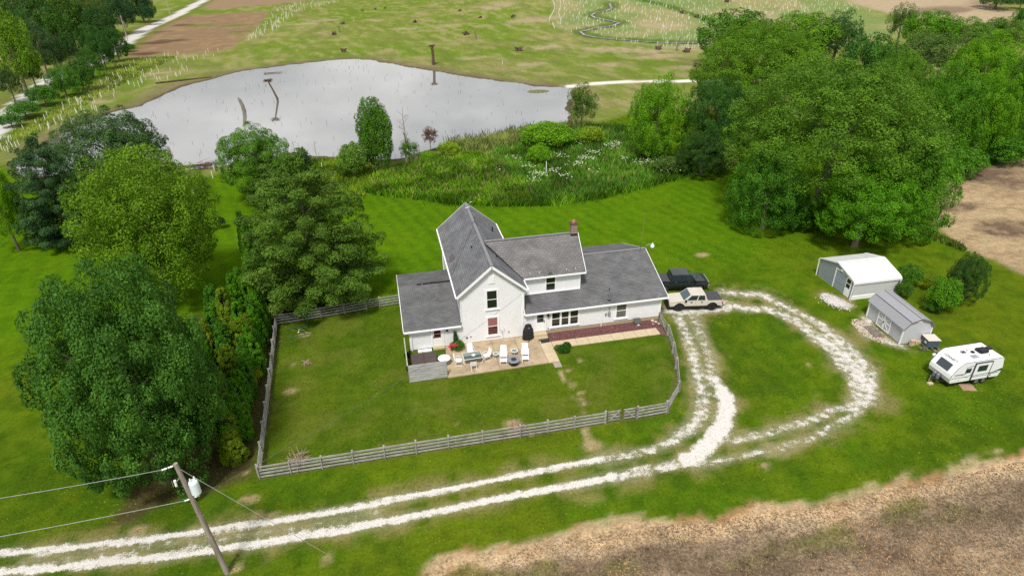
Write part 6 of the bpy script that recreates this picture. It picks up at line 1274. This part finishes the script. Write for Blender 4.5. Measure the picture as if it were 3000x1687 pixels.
# arborvitae rows beside the left fence
COLS = []
rr = random.Random(11)
lab_front = ['nearest', 'second', 'third', 'fourth', 'fifth', 'sixth', 'seventh', 'eighth', 'ninth', 'tenth', 'eleventh', 'twelfth', 'thirteenth', 'fourteenth']
YG, DG_, MG_, LY = (.078, .130, .006), (.034, .105, .007), (.048, .140, .005), (.100, .150, .007)
for px, py, h, w, c, l in ((700, 628, 6.6, .95, DG_, 'tallest slim dark arborvitae at the pond end of the row'), (708, 672, 6.2, .95, MG_, 'second arborvitae from the pond end of the row'), (728, 660, 6.4, 1.0, DG_, 'dark arborvitae shaded by the big pine'), (720, 740, 6.2, 1.05, MG_, 'third bright tipped arborvitae beside the big pine'), (748, 735, 5.6, 1.0, DG_, 'dark arborvitae under the left boughs of the big pine'), (690, 790, 5.4, .95, MG_, 'slim arborvitae behind the twin tips in mid row'), (672, 810, 5.8, 1.1, MG_, 'left one of the twin tipped arborvitae in mid row'), (712, 812, 5.4, 1.0, MG_, 'right one of the twin tipped arborvitae in mid row'), (742, 838, 5.0, 1.05, MG_, 'green arborvitae above the fence corner'),
  (646, 852, 6.0, 1.3, YG, 'broad yellowish arborvitae in mid row'), (612, 842, 5.8, 1.2, DG_, 'dark arborvitae between tulip tree and mid row'), (690, 890, 4.9, 1.1, MG_, 'arborvitae just below the twin tips'), (735, 905, 4.3, 1.05, MG_, 'arborvitae next to the left fence end'), (686, 944, 4.8, 1.25, YG, 'yellow tipped arborvitae in the lower half of the row'), (640, 950, 5.2, 1.2, DG_, 'dark arborvitae in the lower half behind the maple'), (590, 942, 5.6, 1.0, LY, 'yellow arborvitae rising out of the maple crown'), (548, 955, 5.4, .95, MG_, 'green arborvitae nearest the maple crown'), (725, 985, 4.0, 1.2, MG_, 'leafy arborvitae leaning to the left fence'),
  (660, 1020, 4.6, 1.2, YG, 'olive arborvitae above the dead branches'), (700, 1055, 3.9, 1.05, DG_, 'dark arborvitae above the dead branches'), (604, 1066, 5.4, 1.15, LY, 'big yellow green arborvitae right of the maple'), (572, 1078, 5.2, .95, YG, 'narrow yellow green arborvitae against the maple'), (634, 1098, 4.8, 1.1, LY, 'lower yellow green arborvitae right of the maple'), (677, 1116, 4.0, .95, MG_, 'pointed bright green arborvitae by the dead branches'), (670, 1182, 3.4, .95, MG_, 'low pointed green arborvitae near the front'), (712, 1188, 3.0, .95, MG_, 'low round green arborvitae near the fence front'), (640, 1190, 3.9, 1.15, YG, 'yellow arborvitae at the front end'), (665, 1262, 2.8, 1.15, LY, 'lowest yellow arborvitae at the front end of the row')):
    x, y = G(px, py, h); COLS.append((min(x, -12.5), y, w*.86, h*1.08, c, l))
FILL = ['nearest the front', 'second from the front', 'third from the front', 'fourth from the front', 'fifth from the front', 'sixth from the front', 'seventh from the front', 'eighth from the front', 'ninth from the front', 'tenth from the front', 'eleventh from the front', 'twelfth from the front', 'next to the rear fence corner']
for i in range(13): COLS.append((-13.0-.25*(i % 2), 38.3+i*1.42, .80, 3.3+.16*i+rr.uniform(-.3, .4), (MG_, YG, MG_, DG_)[i % 4], 'shorter arborvitae filling the fence side of the row, '+FILL[i]))
for i in range(9): COLS.append((-16.2+rr.uniform(-.3, .3), 41.0+i*1.9, 1.0, 5.0+rr.uniform(-.4, .6), (DG_, MG_, DG_)[i % 3], 'dark arborvitae of the hidden outer line, '+FILL[i]))
for i, (x, y, w, h, c, l) in enumerate(COLS):
    o = empty('arborvitae', (x, y, 0), 0, l, 'tree', 'arborvitae along the left fence'); me = PROTO['column'][i % 2]
    f = bpy.data.objects.new('foliage', me); COL.objects.link(f); f.parent = o; f.scale = (w, w, h/4.5); f.rotation_euler = (0, 0, rr.uniform(0, 6.28)); f.color = (c[0]*LG, c[1]*LG, c[2]*LG, 1); MB().tube([(0, 0, -.2), (0, 0, h*.8)], [.09, .03], 6).build('trunk', BARK, o)
# dark round clipped shrubs near the arborvitae, dead branches, orange shrub
x, y = G(646, 660); 
for k, (px, py, w, h, c, l) in enumerate(((644, 650, 34, 32, (.018, .055, .010), 'round clipped dark bush left of the arborvitae row'), (736, 1122, 34, 62, (.30, .12, .02), 'orange brown withered shrub beside the left fence'), (755, 1098, 30, 36, (.17, .21, .01), 'yellow green sprig above the orange shrub'), (720, 1010, 90, 110, (.035, .13, .012), 'bright leafy bush leaning over the left fence'))):
    tree('shrub', l, 'shrub', 'bush', px, py, w, h, c, .3, seed=k)
def bare_tree(name, px, py, h, r, spread, label, seed, mt=BARKP, limbs=9, cat='tree', col=None):
    x, y = G(px, py); o = empty(name, (x, y, 0), 0, label, cat); trunk_mesh(h, r, spread, seed, limbs, mt, True, 1.0).build('branches', mt, o)
    if col:
        me = PROTO['airy'][0]; c = bpy.data.objects.new('foliage', me); COL.objects.link(c); c.parent = o; c.location = (0, 0, h*.75); c.scale = (spread*.9, spread*.9, h*.35); c.color = (*col, 1)
    return o
bare_tree('bare_tree', 1192, 480, 9.5, .16, 2.1, 'leafless grey tree standing at the pond edge', 5, limbs=11)
bare_tree('sapling', 1262, 448, 4.2, .07, 1.6, 'sparse reddish sapling beside the pond', 6, mat('red_twig', (.20, .12, .09), .9), 8, col=(.17, .10, .07))
bare_tree('bare_sapling', 868, 470, 3.6, .06, 1.0, 'small bare sapling at the shore left of the willow', 7); bare_tree('bare_sapling', 928, 462, 3.2, .05, .9, 'second small bare sapling nearer the willow', 8)
bare_tree('dead_branch', 702, 1262, 3.2, .08, 1.4, 'bare grey branches in front of the arborvitae', 9); bare_tree('dead_branch', 676, 1235, 3.4, .06, 1.1, 'thin dead grey stem amid the yellow conifers', 10)
# plants by the patio
def plant(name, x, y, z, s, hgt, col, label, cat='plant', proto='bush', seed=0):
    o = empty(name, (x, y, z), 0, label, cat); c = bpy.data.objects.new('foliage', PROTO[proto][seed % 2]); COL.objects.link(c); c.parent = o; c.location = (0, 0, hgt*.45); c.scale = (s, s*.85, hgt*.55); c.color = (*col, 1); MB().tube([(0, 0, -.05), (0, 0, hgt*.5)], .02, 5).build('stem', BARK, o); return o
rb = plant('rose_bush', 4.95, 48.45, .1, .80, .85, (.06, .17, .012), 'leafy rose bush with red blooms against the gable wall', 'rose bush')
PET = mat('rose_petal', (.55, .02, .06), .6, var=.3)
for i in range(34):
    a = rr.uniform(0, 6.28); d = rr.uniform(0, .28); cxr = -.62 if i % 2 else -.25; MB().lathe((cxr+d*math.cos(a), -.38+d*math.sin(a)*.7, .62+rr.uniform(-.12, .18)), [(.02, 0), (.07, .03), (.06, .07), (.02, .08)], 6).build('bloom', PET, rb)
plant('plant', 4.85, 48.8, .1, .22, 1.75, (.05, .10, .035), 'slim upright plant behind the red roses', seed=1)
plant('hosta', 13.95, 46.35, 0, .42, .5, (.12, .20, .05), 'pale striped hosta at the walkway corner'); plant('peony_bush', 14.35, 45.85, 0, .62, .75, (.035, .12, .010), 'dark green peony bush beside the walkway', seed=1); plant('peony_bush', 14.85, 46.45, 0, .5, .6, (.045, .10, .015), 'small rusty tipped bush behind the peony', seed=0)
plant('fern', .45, 46.2, 0, .42, .6, (.025, .08, .010), 'dark fern clump left of the hot tub'); plant('fern', .35, 48.3, 0, .38, .5, (.03, .09, .012), 'small dark fern clump at the house corner', seed=1)

# ------------------------------------------------------------------ grasses: uncountable
def inside_mask(P, poly): return poly_sd(P[:, 0], P[:, 1], poly) < 0
def scatter(poly, n, seed):
    r = np.random.default_rng(seed); A = np.array(poly); lo, hi = A.min(0), A.max(0); out = []; tot = 0
    while tot < n:
        P = r.uniform(lo, hi, (n, 2)); P = P[inside_mask(P, poly)]; out.append(P); tot += len(P)
        if len(P) == 0: break
    return np.concatenate(out)[:n]
def blades(name, P, h, w, lean, col, seed, z=None, m=None):
    r = np.random.default_rng(seed); n = len(P); hh = h*r.uniform(.6, 1.25, n); a = r.uniform(0, 6.28, n); b = r.uniform(0, 6.28, n)
    dx, dy = np.cos(a)*w/2, np.sin(a)*w/2; lx, ly = np.cos(b)*lean*hh, np.sin(b)*lean*hh; z0 = hill(P[:, 0], P[:, 1]) if z is None else np.full(n, z)
    V = np.stack([np.stack([P[:, 0]-dx, P[:, 1]-dy, z0], 1), np.stack([P[:, 0]+dx, P[:, 1]+dy, z0], 1), np.stack([P[:, 0]+dx*.7+lx*.5, P[:, 1]+dy*.7+ly*.5, z0+hh*.65], 1), np.stack([P[:, 0]+lx, P[:, 1]+ly, z0+hh*.95], 1)], 1)
    t = np.clip((fbm(P[:, 0], P[:, 1], 3, 3)-.5)*2.0+.25+r.random(n)*.5, 0, 1)
    me = np_mesh(name, V.reshape(-1, 3), np.arange(n*4).reshape(n, 4), m or LEAF, {'tint': t}); o = bpy.data.objects.new(name, me); COL.objects.link(o); o.color = (*col, 1); tag(o, kind='stuff'); return o
SEDGE = GP([(1075, 565), (1140, 577), (1240, 585), (1316, 600), (1456, 606), (1560, 604), (1520, 540), (1470, 470), (1400, 455), (1300, 462), (1180, 490), (1100, 520)])
CATT = GP([(1420, 470), (1520, 540), (1570, 600), (1640, 598), (1747, 582), (1863, 555), (1980, 522), (2050, 505), (1980, 470), (1900, 440), (1860, 380), (1720, 375), (1640, 395), (1540, 420), (1460, 440)])
EDGEB = GP([(1310, 432), (1400, 452), (1530, 430), (1640, 400), (1680, 372), (1600, 382), (1540, 388), (1470, 404), (1400, 420)])
blades('sedge_grass', scatter(SEDGE, 24000, 1), .95, .12, .6, (.15, .33, .014), 1); blades('cattails', scatter(CATT, 26000, 2), 1.25, .10, .35, (.115, .29, .03), 2); blades('mixed_marsh_weeds', np.concatenate([scatter(CATT, 9000, 32), scatter(SEDGE, 5000, 33)]), 1.1, .16, .5, (.13, .29, .012), 32)
blades('dead_marsh_stalks', np.concatenate([scatter(CATT, 2600, 42), scatter(SEDGE, 1600, 43)]), 1.35, .09, .3, (.34, .27, .13), 42)
blades('shore_grass', scatter(EDGEB, 9000, 3), 1.5, .12, .3, (.26, .32, .09), 3)
me_edge = np.array(MARSH[:9]); Pe = []
rg = np.random.default_rng(4)
for a, b in zip(me_edge[:-1], me_edge[1:]):
    k = int(np.linalg.norm(b-a)*95); t = rg.random(k)[:, None]; Pe.append(a+(b-a)*t+rg.normal(size=(k, 2))*.55+np.array([0, .5]))
blades('lawn_edge_weeds', np.concatenate(Pe), .95, .14, .45, (.11, .25, .014), 5)
blades('tall_meadow_grass', scatter(GP([(1075, 560), (1090, 500), (1000, 470), (900, 470), (870, 540), (1000, 600), (1060, 590)]), 7000, 6), .8, .14, .4, (.17, .28, .02), 6)
blades('field_edge_weeds', scatter(GP([(2700, 668), (2735, 682), (2822, 724), (2830, 740), (2730, 702), (2690, 680)]), 900, 7), .6, .14, .4, (.19, .28, .04), 7)
blades('roadside_grass', scatter(GP([(0, 410), (120, 340), (230, 270), (330, 200), (400, 172), (520, 165), (430, 215), (330, 262), (220, 330), (100, 400), (0, 450)]), 5000, 8), .6, .22, .4, (.22, .30, .05), 8)
blades('woods_edge_grass', scatter(GP([(2790, 498), (3000, 455), (3000, 400), (2900, 420), (2750, 470)]), 7000, 9), .9, .2, .4, (.11, .26, .014), 9)
# marsh blossoms
PETW = mat('white_blossom', (.80, .80, .62), .8, var=.1); bl = []
rg = np.random.default_rng(9)
for (px, py, n) in ((1512, 462, 40), (1552, 485, 60), (1575, 510, 90), (1625, 500, 90), (1655, 515, 60), (1690, 480, 100), (1715, 462, 120), (1745, 445, 90), (1790, 430, 90), (1800, 420, 70), (1640, 455, 60), (1870, 475, 60), (1905, 470, 50), (1830, 465, 30), (1560, 525, 40), (1450, 492, 12), (1740, 500, 30), (1980, 470, 40), (1960, 500, 30), (1720, 385, 30), (1700, 420, 25)):
    p = G(px, py, 1.4); bl.append(np.array(p)+rg.normal(size=(int(n*.38), 2))*np.array([.75, .6]))
P = np.concatenate(bl); n = len(P); s = rg.uniform(.05, .12, n); z = rg.uniform(1.3, 1.75, n); ang = np.arange(6)*math.pi/3
V = np.stack([np.stack([P[:, 0]+s*math.cos(a), P[:, 1]+s*math.sin(a), z+rg.uniform(-.02, .02, n)], 1) for a in ang], 1)
me = np_mesh('marsh_blossom', V.reshape(-1, 3), np.arange(n*6).reshape(n, 6), PETW); o = bpy.data.objects.new('marsh_blossom', me); COL.objects.link(o); tag(o, kind='stuff')
# stubble and clods on the near field
P = scatter([tuple(G(*p)) for p in ((1350, 1687), (1560, 1600), (1900, 1545), (2290, 1500), (2640, 1430), (3000, 1350), (3000, 1700), (1350, 1760))], 16000, 12)
blades('straw_stubble', P[:9000], .08, .08, 1.2, (.30, .22, .13), 12, z=.01); rocks('field_clods', 6000, lambda r, _it=iter(P[9000:]): tuple(next(_it)), .02, .055, mat('dark_clod', (.15, .11, .08), .95, var=.4), .01, 13)
# grass tufts over the lawns near the camera
P = scatter([(-28, 24), (34, 24), (52, 30), (58, 64), (30, 66), (-26, 60)], 60000, 14); keep = (line_d(P[:, 0], P[:, 1], TRACKS[0][0]) > .5) & (line_d(P[:, 0], P[:, 1], TRACKS[2][0]) > .5) & (poly_sd(P[:, 0], P[:, 1], FIELD_NEAR) > .3) & ~((P[:, 0] > .3) & (P[:, 0] < 25.4) & (P[:, 1] > 44.2) & (P[:, 1] < 64.5)) & (poly_sd(P[:, 0], P[:, 1], [(40, 38), (54, 38), (54, 55), (40, 55)]) > 0) & (poly_sd(P[:, 0], P[:, 1], [(26, 48), (34, 48), (34, 52), (26, 52)]) > 0)
for T_, w_, d_2 in TRACKS: keep &= line_d(P[:, 0], P[:, 1], T_) > w_*.9
blades('lawn_tufts', P[keep], .045, .12, 1.1, (.120, .19, .012), 15)
# thin dead stems standing in the flooded pond
P = scatter(POND, 260, 16); r_ = np.random.default_rng(17); m = MB()
for (x, y) in P:
    h = r_.uniform(.15, .6); lx, ly = r_.normal(size=2)*.14; m.tube([(x, y, -.2), (x+lx, y+ly, h*.6), (x+lx*.3+r_.normal()*.06, y+ly, h)], [.035, .03, .018], 3, cap=False)
tag(m.build('dead_stems', mat('dead_stem', (.10, .085, .07), .9)), kind='stuff')
reed = blades('pond_reeds', scatter(GP([(1300, 420), (1380, 408), (1500, 385), (1560, 372), (1560, 378), (1500, 394), (1400, 418), (1310, 432)]), 260, 18), 1.5, .10, .35, (.05, .08, .03), 18)
isl = G(1577, 268); mi = MB().lathe((isl[0], isl[1], -.1), [(2.6, 0), (2.3, .1), (1.2, .22)], 18, 1.15, .8).build('mud_island', mat('mud_turf', (.13, .14, .05), .95, var=.4, scale=1.5, bump=.5)); tag(mi, kind='structure')

# ------------------------------------------------------------------ white planting tubes
rt_ = np.random.default_rng(21); tubes = []
def add_tubes(poly, n, hh):
    A = np.array(poly, float); lo, hi = A.min(0), A.max(0); c = 0
    while c < n:
        p = rt_.uniform(lo, hi); 
        if poly_sd(np.array([p[0]]), np.array([p[1]]), poly)[0] < 0:
            x, y = G(*p)
            if line_d(np.array([x]), np.array([y]), CREEK)[0] < 2.2: continue
            tubes.append((x, y, hh*rt_.uniform(.8, 1.15))); c += 1
add_tubes([(5, 440), (30, 395), (130, 345), (230, 285), (300, 235), (340, 205), (400, 170), (480, 163), (560, 158), (660, 142), (680, 152), (600, 185), (500, 235), (400, 258), (340, 290), (290, 325), (200, 365), (130, 385), (20, 450)], 120, 1.15)
add_tubes([(705, 125), (760, 85), (790, 60), (800, 25), (900, 8), (980, 0), (1005, 6), (900, 28), (860, 50), (835, 70), (800, 95), (745, 120)], 150, 1.3)
add_tubes([(1625, 0), (1632, 80), (1680, 102), (1765, 112), (1900, 135), (2060, 152), (2100, 112), (2140, 80), (2270, 48), (2400, 40), (2560, 36), (2440, 0), (2000, 0)], 700, .9)
for t in np.linspace(0, 1, 26): x, y = G(1617+8*math.sin(t*6)+(10 if t > .8 else 0), 2+84*t); tubes.append((x, y, 1.1))
for t in np.linspace(0, 1, 16): x, y = G(1640+3*math.sin(t*9), 5+70*t); tubes.append((x, y, 1.1))
for px, py in ((525, 512), (628, 500), (624, 522), (550, 545), (545, 565), (570, 572), (944, 498), (1472, 190), (1037, 63)): x, y = G(px, py); tubes.append((x, y, 1.2))
TB = mat('white_tube', (.78, .76, .68), .6, var=.04)
tubes.sort(key=lambda t: math.hypot(t[0], t[1]))
tm = MB().tube([(0, 0, 0), (0, 0, 1)], .065, 6); t0 = tm.build('planting_tube', TB); TL = 'white planting tube standing upright in the far planted meadow'
for i, (x, y, h) in enumerate(tubes[:285]):
    o = t0 if i == 0 else t0.copy()
    if i: COL.objects.link(o)
    o.location = (x, y, float(hill(x, y))); o.scale = (1, 1, h); o.rotation_euler = (rt_.normal()*.05, rt_.normal()*.05, 0); tag(o, TL, 'tube', 'white planting tubes on the far meadows')
m = MB()
for (x, y, h) in tubes[285:]:
    z = float(hill(x, y)); q = rt_.normal(size=2)*.06*h; m.tube([(x, y, z), (x+q[0], y+q[1], z+h)], .085, 4, cap=False)
tag(m.build('planting_tubes', TB), kind='stuff')
